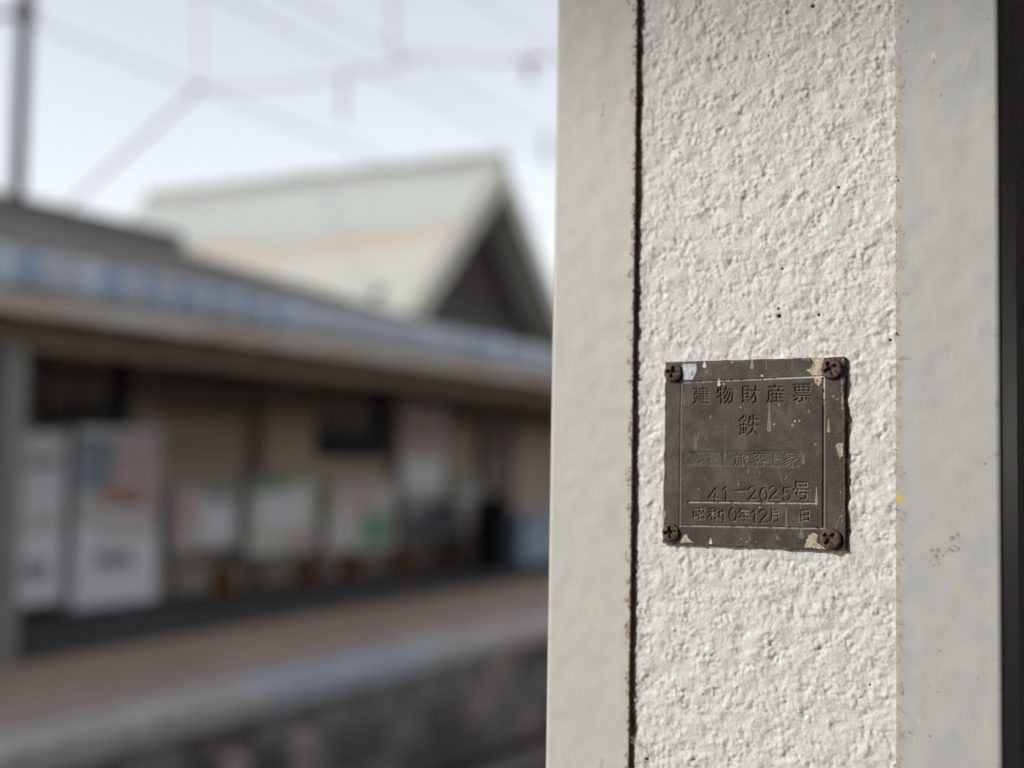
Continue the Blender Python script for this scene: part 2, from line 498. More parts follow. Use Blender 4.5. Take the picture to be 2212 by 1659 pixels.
# fascia in lengths, soffit, rafters
rng = random.Random(5)
for i in range(10):
    xa = X0 + i * 4.2
    bpart(MB().cbox(xa + 0.004, xa + 4.196, EY + 0.0, EY + 0.05, EZ - 0.375, EZ - 0.13, 0.006), 'fascia_board', M['fascia'])
bpart(MB().add([(X0, EY + 0.06, EZ - 0.34), (X1, EY + 0.06, EZ - 0.34), (X1, 9.6, EZ - 0.26), (X0, 9.6, EZ - 0.26)], [(0, 1, 2, 3)]), 'soffit', M['soffit'])
raf = MB().cbox(-0.03, 0.03, EY + 0.07 - 9.5, -0.02, EZ - 0.39, EZ - 0.345, 0.006).mesh('rafter'); raf.materials.append(M['soffit'])
for i in range(44):
    o = link('rafter', raf, None, bld); o.location = (3.0 + i * 0.75, 0, 0)
# front wall, lower boarding, timbers
bpart(MB().box(X0, X1, 9.5, 9.62, 0.0, EZ - 0.25), 'wall', M['wall_olive'])
bpart(MB().box(X0, X1, 9.44, 9.497, 0.0, 0.95), 'lower_wall', M['wall_low'])
bpart(MB().box(X0, X1, 9.42, 9.495, 2.02, 2.34), 'beam', M['timber_mid'])
bpart(MB().box(X0, X1, 9.62, 20.5, 0.0, 2.5), 'building_body', M['wall_olive'])
for i in range(9):
    X = 5.2 + i * 3.1
    bpart(MB().cbox(X - 0.07, X + 0.07, 9.38, 9.44, 0.0, 2.5, 0.008), 'wall_post', M['timber_mid'])
# high windows under the beam
def frect(px0, py0, px1, py1, Y):
    a = at_y(px0, (py0 + py1) / 2, Y); b = at_y(px1, (py0 + py1) / 2, Y)
    c = (px0 + px1) / 2
    return a[0], b[0], at_y(c, py1, Y)[2], at_y(c, py0, Y)[2]
for (a, b, c, d) in ((95, 800, 235, 880), (365, 805, 560, 880), (700, 850, 800, 925)):
    xa, xb, za, zb = frect(a, b, c, d, 9.45)
    w = bpart(MB().box(xa, xb, 9.452, 9.499, za, zb), 'window', M['glass'])
    fr = MB()
    for q in ((xa - 0.05, xa, za - 0.05, zb + 0.05), (xb, xb + 0.05, za - 0.05, zb + 0.05), (xa, xb, za - 0.05, za), (xa, xb, zb, zb + 0.05), ((xa + xb) / 2 - 0.02, (xa + xb) / 2 + 0.02, za, zb)):
        fr.box(q[0], q[1], 9.415, 9.451, q[2], q[3])
    bpart(fr, 'window_frame', M['timber'], w)
    w.children[0].location = (0, 0, 0)
for (a, b, c, d, mt) in ((1040, 890, 1100, 1190, 'timber_mid'), (1110, 930, 1172, 1170, 'wall_low')):
    xa, xb, za, zb = frect(a, b, c, d, 9.40)
    dr = bpart(MB().cbox(xa, xb, 9.405, 9.439, 0.0, zb, 0.006), 'door', M[mt])
    bpart(MB().box(xb - 0.12, xb - 0.08, 9.38, 9.404, 0.9, 1.05), 'handle', M['black'], dr)
# canopy posts along the platform
for (X, w_) in ((at_y(8, 1000, 7.3)[0], 0.10), (at_y(1163, 1000, 7.3)[0] + 1.6, 0.09)):
    bpart(MB().cbox(X - w_, X + w_, 7.3 - w_, 7.3 + w_, 0.0, EZ - 0.575, 0.015), 'post', M['post_grey'])
bpart(MB().cbox(X0, X1, 7.22, 7.38, EZ - 0.57, EZ - 0.397, 0.01), 'canopy_beam', M['beam_brown'])
# front gable: apex, 45-degree roof slopes
AX, AZ, GY0, GY1 = 15.45, 5.80, 8.5, 15.3
tanp = 1.0
def slope(sgn, name):
    zl = 2.6
    dx = (AZ - zl) / tanp
    n = 20
    v = MB()
    for off in (0.0, -0.14):
        pass
    v.add([(AX, GY0, AZ), (AX + sgn * dx, GY0, zl), (AX + sgn * dx, GY1, zl), (AX, GY1, AZ),
           (AX, GY0, AZ - 0.16), (AX + sgn * dx, GY0, zl - 0.16), (AX + sgn * dx, GY1, zl - 0.16), (AX, GY1, AZ - 0.16)],
          [(0, 1, 2, 3), (7, 6, 5, 4), (0, 4, 5, 1), (3, 2, 6, 7), (1, 5, 6, 2)])
    return bpart(v, name, M['gable_metal'])
gl = slope(-1, 'gable_roof')
gr = slope(1, 'gable_roof')
# metal sheets with standing seams, and rust creeping from the lap between two sheet rows
gm = bpy.data.materials.new('gable_sheet'); gm.use_nodes = True
N_ = gm.node_tree.nodes; L_ = gm.node_tree.links; p_ = N_['Principled BSDF']
p_.inputs['Roughness'].default_value = 0.5; p_.inputs['Specular IOR Level'].default_value = 0.35
tc = N_.new('ShaderNodeTexCoord'); sp = N_.new('ShaderNodeSeparateXYZ'); L_.new(tc.outputs['Object'], sp.inputs[0])
nz = N_.new('ShaderNodeTexNoise'); nz.inputs['Scale'].default_value = 0.55; nz.inputs['Detail'].default_value = 6; L_.new(tc.outputs['Object'], nz.inputs['Vector'])
ad = N_.new('ShaderNodeMath'); ad.operation = 'MULTIPLY_ADD'; L_.new(nz.outputs['Fac'], ad.inputs[0]); ad.inputs[1].default_value = 0.9; L_.new(sp.outputs['Z'], ad.inputs[2])
rp = N_.new('ShaderNodeValToRGB')
e = rp.color_ramp.elements
e[0].position = 0.0; e[0].color = (0.475, 0.485, 0.45, 1); e[1].position = 1.0; e[1].color = (0.40, 0.42, 0.385, 1)
for pos, c in ((0.44, (0.49, 0.48, 0.425)), (0.52, (0.47, 0.39, 0.30)), (0.56, (0.44, 0.41, 0.36)), (0.62, (0.42, 0.44, 0.405)), (0.8, (0.43, 0.46, 0.43))):
    q = e.new(pos); q.color = (*c, 1)
for q in e:
    q.color = tuple(v * 0.87 for v in q.color[:3]) + (1,)
mr = N_.new('ShaderNodeMapRange'); mr.inputs['From Min'].default_value = 3.4; mr.inputs['From Max'].default_value = 6.2
L_.new(ad.outputs[0], mr.inputs['Value']); L_.new(mr.outputs[0], rp.inputs['Fac']); L_.new(rp.outputs['Color'], p_.inputs['Base Color'])
gl.data.materials.clear(); gl.data.materials.append(gm)
gr.data.materials.clear(); gr.data.materials.append(gm)
for g_, s_ in ((gl, -1), (gr, 1)):
    for i in range(15):
        yy = GY0 + 0.25 + i * 0.455
        m_ = MB().add([(AX + s_ * 0.02, yy, AZ + 0.0), (AX + s_ * 3.2, yy, 2.62), (AX + s_ * 3.2, yy + 0.012, 2.62), (AX + s_ * 0.02, yy + 0.012, AZ),
                       (AX + s_ * 0.02, yy, AZ + 0.007), (AX + s_ * 3.2, yy, 2.627), (AX + s_ * 3.2, yy + 0.012, 2.627), (AX + s_ * 0.02, yy + 0.012, AZ + 0.007)],
                      [(0, 1, 5, 4), (3, 7, 6, 2), (4, 5, 6, 7), (0, 4, 7, 3), (1, 2, 6, 5)])
        bpart(m_, 'seam', gm, g_)
bpart(MB().prism([(AX - 0.10, AZ - 0.06), (AX - 0.05, AZ + 0.09), (AX + 0.05, AZ + 0.09), (AX + 0.10, AZ - 0.06)], 1, GY0 - 0.03, GY1), 'gable_ridge', M['post_grey'])
bpart(MB().prism([(AX, AZ - 0.18), (AX - 2.55, AZ - 0.18 - 2.55), (AX + 2.55, AZ - 0.18 - 2.55)], 1, GY0 + 0.62, GY0 + 0.70), 'gable_wall', M['gable_dark'])
for s_ in (-1, 1):
    bpart(MB().prism([(AX + s_ * 0.0, AZ - 0.02), (AX + s_ * 2.75, AZ - 2.77), (AX + s_ * 2.75, AZ - 2.77 - 0.42), (AX + s_ * 0.0, AZ - 0.46)], 1, GY0 - 0.045, GY0 - 0.003), 'bargeboard', M['barge'])
for s_ in (-1, 1):
    a_, b_ = AX + s_ * 0.02, AX + s_ * 2.72
    za_, zb_ = AZ - 0.165 - 0.02, AZ - 0.165 - 2.72
    bpart(MB().add([(a_, GY0 + 0.002, za_), (b_, GY0 + 0.002, zb_), (b_, GY0 + 0.615, zb_), (a_, GY0 + 0.615, za_),
                    (a_, GY0 + 0.002, za_ - 0.03), (b_, GY0 + 0.002, zb_ - 0.03), (b_, GY0 + 0.615, zb_ - 0.03), (a_, GY0 + 0.615, za_ - 0.03)],
                   [(0, 1, 2, 3), (7, 6, 5, 4), (0, 4, 5, 1), (3, 2, 6, 7), (1, 5, 6, 2), (0, 3, 7, 4)]), 'verge_soffit', M['verge'])
bpart(MB().box(AX - 2.3, AX + 2.3, GY0 + 0.52, GY0 + 0.617, 3.36, 3.66), 'gable_skirt', M['tile_grey'])
for i in range(13):
    X = AX - 1.9 + i * 0.316
    zt = AZ - 0.28 - abs(X - AX) - 0.05
    if zt > 3.75:
        bpart(MB().box(X - 0.035, X + 0.035, GY0 + 0.585, GY0 + 0.618, 3.67, zt), 'gable_batten', M['timber'])

# ------------------------------------------------------------------ things on the platform across the track
def board(name, px, Y, base_z, mat, label, cat, prints, group=None, legs=True, th=0.035):
    xa, xb, za, zb = frect(*px, Y)
    t = tag(empty(name, ((xa + xb) / 2, Y, base_z)), label, cat, group)
    w = xb - xa; z0 = za - base_z; z1 = zb - base_z
    MB().cbox(-w / 2, w / 2, 0, th, z0, z1, 0.004).build('panel', M[mat], t)
    fr = MB()
    for q in ((-w / 2 - 0.03, -w / 2, z0 - 0.03, z1 + 0.03), (w / 2, w / 2 + 0.03, z0 - 0.03, z1 + 0.03), (-w / 2, w / 2, z0 - 0.03, z0), (-w / 2, w / 2, z1, z1 + 0.03)):
        fr.box(q[0], q[1], -0.008, th + 0.005, q[2], q[3])
    fr.build('frame', M['print_grey'], t)
    for k_, (u0, u1, v0, v1, mt) in enumerate(prints):
        MB().box(-w / 2 + u0 * w, -w / 2 + u1 * w, -0.002 - 0.0015 * (k_ + 1), -0.001, z0 + v0 * (z1 - z0), z0 + v1 * (z1 - z0)).build('print_block', M[mt], t)
    if legs:
        for s_ in (-1, 1):
            MB().cbox(s_ * (w / 2 - 0.06) - 0.02, s_ * (w / 2 - 0.06) + 0.02, th + 0.008, th + 0.05, 0, z1 * 0.9, 0.004).build('leg', M['timber'], t)
    return t
board('notice_board', (38, 935, 138, 1300), 8.9, 0.0, 'paper', 'tall narrow white notice board beside the grey canopy post', 'notice board',
      ((0.05, 0.95, 0.86, 0.98, 'paper'), (0.1, 0.9, 0.80, 0.85, 'print_grey'), (0.15, 0.7, 0.13, 0.24, 'print_grey'), (0.05, 0.9, 0.42, 0.52, 'paper_warm')))
board('poster_board', (162, 925, 342, 1302), 8.9, 0.0, 'paper', 'large poster board with blue and orange picture and white lower half', 'poster board',
      ((0.03, 0.45, 0.62, 0.95, 'print_blue'), (0.47, 0.97, 0.72, 0.97, 'print_pink'), (0.55, 0.8, 0.82, 0.93, 'paper_warm'), (0.30, 0.75, 0.53, 0.70, 'print_orange'), (0.76, 0.97, 0.5, 0.71, 'print_pink'),
       (0.03, 0.29, 0.45, 0.6, 'paper_warm'), (0.3, 0.97, 0.38, 0.49, 'paper_warm'), (0.25, 0.68, 0.20, 0.30, 'print_grey')))
board('display_board', (372, 1052, 512, 1182), 9.1, 0.0, 'paper_warm', 'low display board with plain pale grey sheet', 'display board',
      ((0.0, 0.28, 0.1, 0.9, 'print_pink'), (0.42, 0.95, 0.12, 0.75, 'paper'), (0.5, 0.9, 0.76, 0.95, 'print_grey')), 'low display boards in front of the wall')
board('display_board', (538, 1040, 684, 1192), 9.1, 0.0, 'print_pale', 'low display board with pale green and white sheet', 'display board',
      ((0.12, 0.85, 0.35, 0.85, 'paper'), (0.55, 0.98, 0.03, 0.3, 'print_pink'), (0.0, 0.5, 0.86, 0.99, 'print_green')), 'low display boards in front of the wall')
board('display_board', (706, 1046, 850, 1185), 9.1, 0.0, 'paper_warm', 'low display board with pink and dark green picture', 'display board',
      ((0.5, 0.98, 0.05, 0.55, 'print_green'), (0.3, 0.75, 0.6, 0.92, 'print_pink'), (0.02, 0.4, 0.1, 0.55, 'paper_warm'), (0.0, 0.1, 0.6, 0.98, 'print_yellow')), 'low display boards in front of the wall')
board('wall_poster', (866, 880, 962, 1068), 9.36, 0.0, 'paper_warm', 'upright pinkish poster with white lower half on the wall', 'poster',
      ((0.1, 0.9, 0.05, 0.40, 'paper'), (0.05, 0.8, 0.5, 0.9, 'print_pink')), legs=False)
board('wall_poster', (880, 1085, 945, 1160), 9.36, 0.0, 'paper', 'small grey white poster low on the wall', 'poster', ((0.1, 0.9, 0.2, 0.5, 'print_grey'),), legs=False)
board('wall_poster', (985, 1040, 1030, 1090), 9.36, 0.0, 'print_grey', 'small square grey poster beside the dark door', 'poster', ((0.1, 0.9, 0.2, 0.5, 'paper_warm'),), legs=False)

# terracotta pots in a row before the boards
rng = random.Random(9)
potlab = ['terracotta flower pot under the plain pale grey display board', 'terracotta flower pot under the pale green display board', 'terracotta flower pot at the near side of the pink and green display board',
          'terracotta flower pot at the far side of the pink and green display board', 'terracotta flower pot between the pink board and the navy bench']
potm = MB().lathe([(0.10, 0), (0.145, 0.20), (0.165, 0.20), (0.168, 0.25), (0.148, 0.25), (0.14, 0.215)], 18).mesh('pot')
for (px, py), lab in zip(((440, 1285), (618, 1262), (712, 1250), (832, 1236), (948, 1224)), potlab):
    d = ray(px, py); p = CAM + d * (-CAM[2] / d[2])
    t = tag(empty('flower_pot', (p[0], min(p[1], 8.95), 0), rng.random() * 6), lab, 'flower pot', 'terracotta pots in a row')
    link('pot', potm, M['terracotta'], t, True)
    MB().lathe([(0.13, 0.19), (0.12, 0.225), (0.02, 0.235)], 14).build('soil', M['soil'], t)
    lf = MB()
    for _ in range(46):
        a = rng.random() * 6.283; r0 = rng.random() * 0.09; l = rng.uniform(0.06, 0.2); w_ = rng.uniform(0.012, 0.022)
        b0 = Vector((r0 * math.cos(a), r0 * math.sin(a), 0.23)); dr = Vector((math.cos(a) * 0.6, math.sin(a) * 0.6, rng.uniform(0.5, 1.2))).normalized()
        sd = Vector((-math.sin(a), math.cos(a), 0)) * w_
        m1 = b0 + dr * l * 0.55; e1 = b0 + dr * l + Vector((0, 0, -0.02))
        lf.add([b0, m1 + sd, e1, m1 - sd], [(0, 1, 2, 3)])
    lf.build('foliage', M['leaf'], t)
# bench, bin, crate at the far end
xa, xb, za, zb = frect(965, 1085, 1035, 1160, 8.7)
t = tag(empty('bench', ((xa + xb) / 2, 8.8, 0)), 'dark navy platform bench beyond the row of flower pots', 'bench')
w = (xb - xa)
MB().cbox(-w / 2, w / 2, -0.22, 0.2, 0.40, 0.45, 0.01).build('seat', M['navy'], t)
MB().cbox(-w / 2, w / 2, 0.2, 0.24, 0.52, 0.9, 0.01).build('backrest', M['navy'], t)
for s_ in (-1, 1):
    for yy in (-0.18, 0.18):
        MB().cbox(s_ * (w / 2 - 0.1) - 0.02, s_ * (w / 2 - 0.1) + 0.02, yy - 0.02, yy + 0.02, 0, 0.399, 0.004).build('leg', M['black'], t)
    MB().cbox(s_ * (w / 2 - 0.1) - 0.02, s_ * (w / 2 - 0.1) + 0.02, 0.245, 0.275, 0.3, 0.88, 0.004).build('back_support', M['black'], t)
p = at_y(1062, 1130, 8.3)
t = tag(empty('rubbish_bin', (p[0], 8.3, 0)), 'upright black rubbish bin with domed lid', 'bin')
MB().lathe([(0.20, 0), (0.23, 0.06), (0.25, 0.72), (0.26, 0.74), (0.26, 0.80)], 20).build('bin_body', M['black'], t, True)
MB().lathe([(0.265, 0.80), (0.25, 0.88), (0.18, 0.96), (0.08, 1.0)], 20).build('lid', M['black'], t, True)
xa, xb, za, zb = frect(1088, 1110, 1172, 1175, 8.6)
t = tag(empty('plastic_chest', ((xa + xb) / 2, 8.6, 0)), 'pale blue plastic storage chest beside the black bin', 'chest')
w = (xb - xa)
MB().cbox(-w / 2, w / 2, -0.3, 0.3, 0.0, zb - 0.12, 0.02).build('chest_body', M['blue_plastic'], t)
MB().cbox(-w / 2 - 0.02, w / 2 + 0.02, -0.32, 0.32, zb - 0.118, zb, 0.02).build('lid', M['blue_plastic'], t)

# dark signs hung from the canopy
for (vx0, vx1, vy1, bx0, bx1, by0, by1, lab) in ((250, 277, 905, 82, 270, 892, 922, 'long thin dark sign hung from the eaves above the poster board'),
                                                 (808, 840, 960, 690, 832, 936, 992, 'deep dark box sign hung from the eaves before the olive wall')):
    Y = 7.75
    xa, xb, za, zb = frect(vx0, 760, vx1, vy1, Y)
    ba, bb, zc, zd = frect(bx0, by0, bx1, by1, Y)
    t = tag(empty('hanging_sign', ((ba + bb) / 2, Y, zc)), lab, 'sign', 'signs hung from the eaves')
    ox, oz = (ba + bb) / 2, zc
    MB().cbox(ba - ox, bb - ox, -0.07, 0.07, 0, zd - oz, 0.008).build('sign_box', M['sign_dark'], t)
    MB().cbox(xa - ox, xb - ox, -0.05, 0.05, zd - oz - 0.06, EZ - 0.29 - oz, 0.006).build('hanger', M['black'], t)
    MB().cbox(ba - ox + 0.05, ba - ox + 0.075, -0.0125, 0.0125, zd - oz - 0.01, EZ - 0.29 - oz, 0.003).build('hanger_rod', M['black'], t)

# ------------------------------------------------------------------ overhead line gear
MY = 19.0
p = at_y(42, 300, MY)
zt, zc = at_y(42, 25, MY)[2], at_y(42, 470, MY)[2]
t = tag(empty('line_mast', (p[0], MY, 0)), 'tall dark steel mast rising behind the tiled roof', 'mast')
MB().tube([(0, 0, 0), (0, 0, zt + 3.0)], 0.15, 12, 0.12).build('pole', M['mast'], t, True)
MB().tube([(0, -0.3, zt), (0, 1.4, zt + 0.1)], 0.05, 8).build('cross_arm', M['mast'], t)
MB().lathe([(0.10, zt - 0.2), (0.2, zt - 0.12), (0.13, zt - 0.04), (0.21, zt + 0.04), (0.13, zt + 0.12), (0.2, zt + 0.2), (0.1, zt + 0.35)], 14).build('insulator', M['mast_brown'], t, True)
MB().lathe([(0.14, zc - 0.9), (0.32, zc - 0.7), (0.34, zc - 0.05), (0.15, zc + 0.15)], 12).build('pole_collar', M['mast_brown'], t)
XP = 14.0
def cross(pts, r, name, lab, cat='cable', mat='wire', group='cables across the track'):
    P3 = [Vector(at_x(a, b, XP)) for a, b in pts]
    o = MB().tube(P3, r, 6).build(name, M[mat])
    return tag(o, lab, cat, group)
cross([(95, 492), (250, 352), (432, 188)], 0.027, 'stay_cable', 'dark slanting stay cable rising from the tiled roof to the cross cable')
cross([(432, 188), (560, 190), (720, 168), (862, 142)], 0.016, 'cross_cable', 'thin cross cable running level above the gable ridge')
cross([(862, 142), (905, 118), (1040, 132), (1140, 131), (1260, 128)], 0.016, 'cross_cable', 'thin cross cable with orange insulators near the white pillar')
cross([(432, 188), (428, 60), (430, -160)], 0.014, 'hanger_cable', 'upright hanger cable meeting the top of the stay cable')
cross([(862, 142), (848, 85), (858, -160)], 0.018, 'hanger_cable', 'upright hanger cable kinked above the middle of the gable ridge')
cross([(1178, 285), (1180, 350)], 0.03, 'dropper', 'short thick dropper hanging beside the white pillar')
cross([(742, 160), (740, 262)], 0.024, 'dropper', 'short dropper hanging from the cross cable above the gable ridge')
for k, (a, b) in enumerate(((0, 0), (1, 0))):
    pass
q0 = at_x(1142, 128, XP); 
t = tag(empty('line_insulator', tuple(q0)), 'orange ribbed insulator on the cross cable beside the white pillar', 'insulator')
ins = MB()
L0 = 0.26
for i in range(6):
    y = -0.13 + i * L0 / 5
    ins.tube([(0, y - 0.018, 0), (0, y + 0.018, 0)], 0.035, 12)
ins.build('ribs', M['insulator'], t, True)
MB().tube([(0, -0.2, 0), (0, 0.2, 0)], 0.022, 8).build('core', M['insulator'], t)
MB().tube([(0, 0, -0.06), (0, -0.04, -0.30)], 0.035, 8).build('clamp', M['mast'], t)
labs = {0: 'thin wire highest over the tiled roof beside the dark mast', 1: 'thin wire passing over the stay cable', 2: 'thin wire passing over the gable ridge', 3: 'thin wire passing over the gable apex beside the white pillar'}
for k, (px, py, Y, r) in enumerate(((60, 40, 13.2, 0.013), (500, 0, 9.0, 0.009), (650, 0, 9.6, 0.009), (1045, 0, 6.0, 0.005))):
    a = at_y(px, py, Y)
    o = MB().tube([(-3 if k else a[0] - 14, Y, a[2]), (a[0], Y, a[2] - 0.02), (30, Y, a[2] - 0.1), (60, Y, a[2])], r, 6).build('overhead_wire', M['wire'])
    tag(o, labs[k], 'wire', 'overhead wires along the track')

# ================================================================== THE PILLAR
D = 0.483                                    # plane of the painted corner trims
YL, YGL, YGR, YR = 0.2402, 0.2015, 0.0947, 0.0573
PT = 0.0024                                  # how far the trims stand proud of the render
XS = D + PT
PD = YL - YR                                 # square pillar
ZA, ZB = 1.32, 1.74                          # part of the pillar near enough for fine relief
pillar = empty('pillar', (D + PD / 2, (YL + YR) / 2, 0))
tag(pillar, 'white roughcast pillar with grey painted corner trims carrying a dark metal plate', 'pillar')
OFF = np.array([D + PD / 2, (YL + YR) / 2, 0.0])
HT = 2.78
def ppart(name, me, mat, parent=pillar):
    return link(name, me, mat, parent)
# core below the render
MB().box(-PD / 2 + 0.012, PD / 2 - 0.012, -PD / 2 + 0.012, PD / 2 - 0.012, 0.0, HT).build('core', M['concrete'], pillar)

def stucco_relief(shape, dx, seed):
    g = np.random.default_rng(seed)
    ny, nx = shape
    area = ny * nx * dx * dx
    lump = np.zeros(shape)
    for dens, r0, r1, h0, h1 in ((1.2e5, 0.0014, 0.0026, 0.25, 0.58), (2.8e5, 0.0006, 0.0014, 0.18, 0.50)):
        for _ in range(int(area * dens)):
            cy, cx = g.uniform(0, ny), g.uniform(0, nx)
            r = g.uniform(r0, r1) / dx
            e = g.uniform(0.75, 1.35); t = g.uniform(0, math.pi)
            k = int(r * 1.45) + 1
            ya, yb, xa, xb = max(0, int(cy) - k), min(ny, int(cy) + k + 1), max(0, int(cx) - k), min(nx, int(cx) + k + 1)
            if yb <= ya or xb <= xa: continue
            Y_, X_ = np.ogrid[ya:yb, xa:xb]
            p = (X_ - cx) * math.cos(t) + (Y_ - cy) * math.sin(t); q = -(X_ - cx) * math.sin(t) + (Y_ - cy) * math.cos(t)
            d2 = (p / (r * e)) ** 2 + (q * e / r) ** 2
            dome = g.uniform(h0, h1) * np.clip(1 - d2, 0, 1) ** 0.62
            lump[ya:yb, xa:xb] = np.maximum(lump[ya:yb, xa:xb], dome)
    lump = 0.45 * lump + 0.55 * blur(lump, 1)
    a = (rad(-40), 1.3)
    n1 = band(shape, dx, 0.0075, seed + 1, 0.5, a)
    n2 = band(shape, dx, 0.0036, seed + 2, 0.5, a)
    n4 = band(shape, dx, 0.0015, seed + 3, 0.45)
    n5 = band(shape, dx, 0.022, seed + 4, 0.6)
    n7 = band(shape, dx, 0.017, seed + 6, 0.5)
    amp = np.clip(0.85 + 0.32 * n7, 0.25, 1.4)                       # trowelled flatter in places
    h = amp * (1.0 * (lump - 0.3) + 0.18 * np.tanh(n1) + 0.085 * n2) + 0.042 * n4 + 0.18 * n5
    return h * 1e-3
def fine_rows(dz):
    lo = np.linspace(0.0, ZA, 60)[:-1]
    hi = np.linspace(ZB, HT, 60)[1:]
    mid = np.arange(ZA, ZB, dz)
    return np.concatenate([lo, mid, hi]), len(lo), len(mid)
def stucco_face(name, y0, y1, dx, seed):
    zz, n0, nm = fine_rows(dx)
    yy = np.arange(y0, y1, dx)
    h = np.zeros((len(zz), len(yy)))
    hm = stucco_relief((nm, len(yy)), dx, seed)
    fade = np.ones((nm, 1))
    h[n0:n0 + nm] = hm
    shp = h.shape
    c = np.ones(shp + (3,)) * np.array([0.67, 0.66, 0.635])
    w = np.zeros(shp); w2 = np.zeros(shp); w3 = np.zeros(shp)
    w[n0:n0 + nm] = band((nm, len(yy)), dx, 0.012, seed + 20, 0.7)
    w2[n0:n0 + nm] = band((nm, len(yy)), dx, 0.0028, seed + 21, 0.5)
    w3[n0:n0 + nm] = band((nm, len(yy)), dx, 0.009, seed + 22, 0.4)
    c *= (1 + 0.035 * np.clip(w, -2, 2) + 0.02 * np.clip(w2, -2, 2))[..., None]
    warm = sst(w, 0.9, 2.0)[..., None]
    c = c * (1 - 0.55 * warm) + np.array([0.66, 0.635, 0.56]) * 0.55 * warm
    tanm = sst(w3 + 0.5 * w2, 2.75, 3.2)[..., None]
    c = c * (1 - tanm * 0.6) + np.array([0.50, 0.38, 0.24]) * tanm * 0.6
    return zz, yy, h, c
zz, yy, h, c = stucco_face('face', YGR - 0.003, YGL + 0.003, 0.00037, 41)
# plate sits on the render: flatten what is under it a little
Zg, Yg = np.meshgrid(zz, yy, indexing='ij')
under = sst(np.minimum.reduce([Yg - 0.1165, 0.185 - Yg, Zg - 1.470, 1.539 - Zg]), 0.0, 0.004)
h = h * (1 - under) + under * np.minimum(h, -0.0003)
# small dark pits seen in the photograph
def pit(px, py, r, col=(0.05, 0.048, 0.035), dep=0.0008, a=1.0):
    global h, c
    q = at_x(px, py, XS)
    d = np.sqrt((Yg - q[1]) ** 2 + ((Zg - q[2]) / a) ** 2)
    k = sst(-d, -r, -r * 0.55)
    h = h - dep * k
    c = c * (1 - k[..., None]) + np.array(col) * k[..., None]
for a_ in ((1756, 13, 0.0009, (0.14, 0.07, 0.03)), (1684, 683, 0.0010), (1682, 667, 0.0006), (1769, 680, 0.0006), (1690, 580, 0.0005), (1924, 735, 0.0007), (1495, 660, 0.0004),
           (1660, 120, 0.0005), (1812, 405, 0.0006), (1845, 300, 0.0005), (1470, 330, 0.0004), (1600, 1250, 0.0004), (1880, 1480, 0.0005), (1520, 1500, 0.0004), (1398, 1640, 0.0008)):
    pit(*a_)
P = np.stack([XS - h - OFF[0], Yg - OFF[1], Zg], -1)
ppart('render_face', grid_mesh('render_face', P, c), M['stucco'])
# the other three rendered faces, coarser
def side_face(name, fn, seed, dx, a0, a1):
    zz, yy, h, c = stucco_face(name, a0, a1, dx, seed)
    Zg, Yg = np.meshgrid(zz, yy, indexing='ij')
    me = grid_mesh(name, fn(Yg, Zg, h), c)
    import bmesh
    b = bmesh.new(); b.from_mesh(me)
    return ppart(name, me, M['stucco'])
side_face('render_face', lambda a, z, h: np.stack([a, np.full_like(a, -PD / 2 + PT) - h, z], -1), 61, 0.0009, -PD / 2 + 0.03, PD / 2 - 0.03)
side_face('render_face', lambda a, z, h: np.stack([a, np.full_like(a, PD / 2 - PT) + h, z], -1), 71, 0.0012, -PD / 2 + 0.03, PD / 2 - 0.03)
side_face('render_face', lambda a, z, h: np.stack([np.full_like(a, PD / 2 - PT) + h, a, z], -1), 81, 0.0015, -PD / 2 + 0.03, PD / 2 - 0.03)

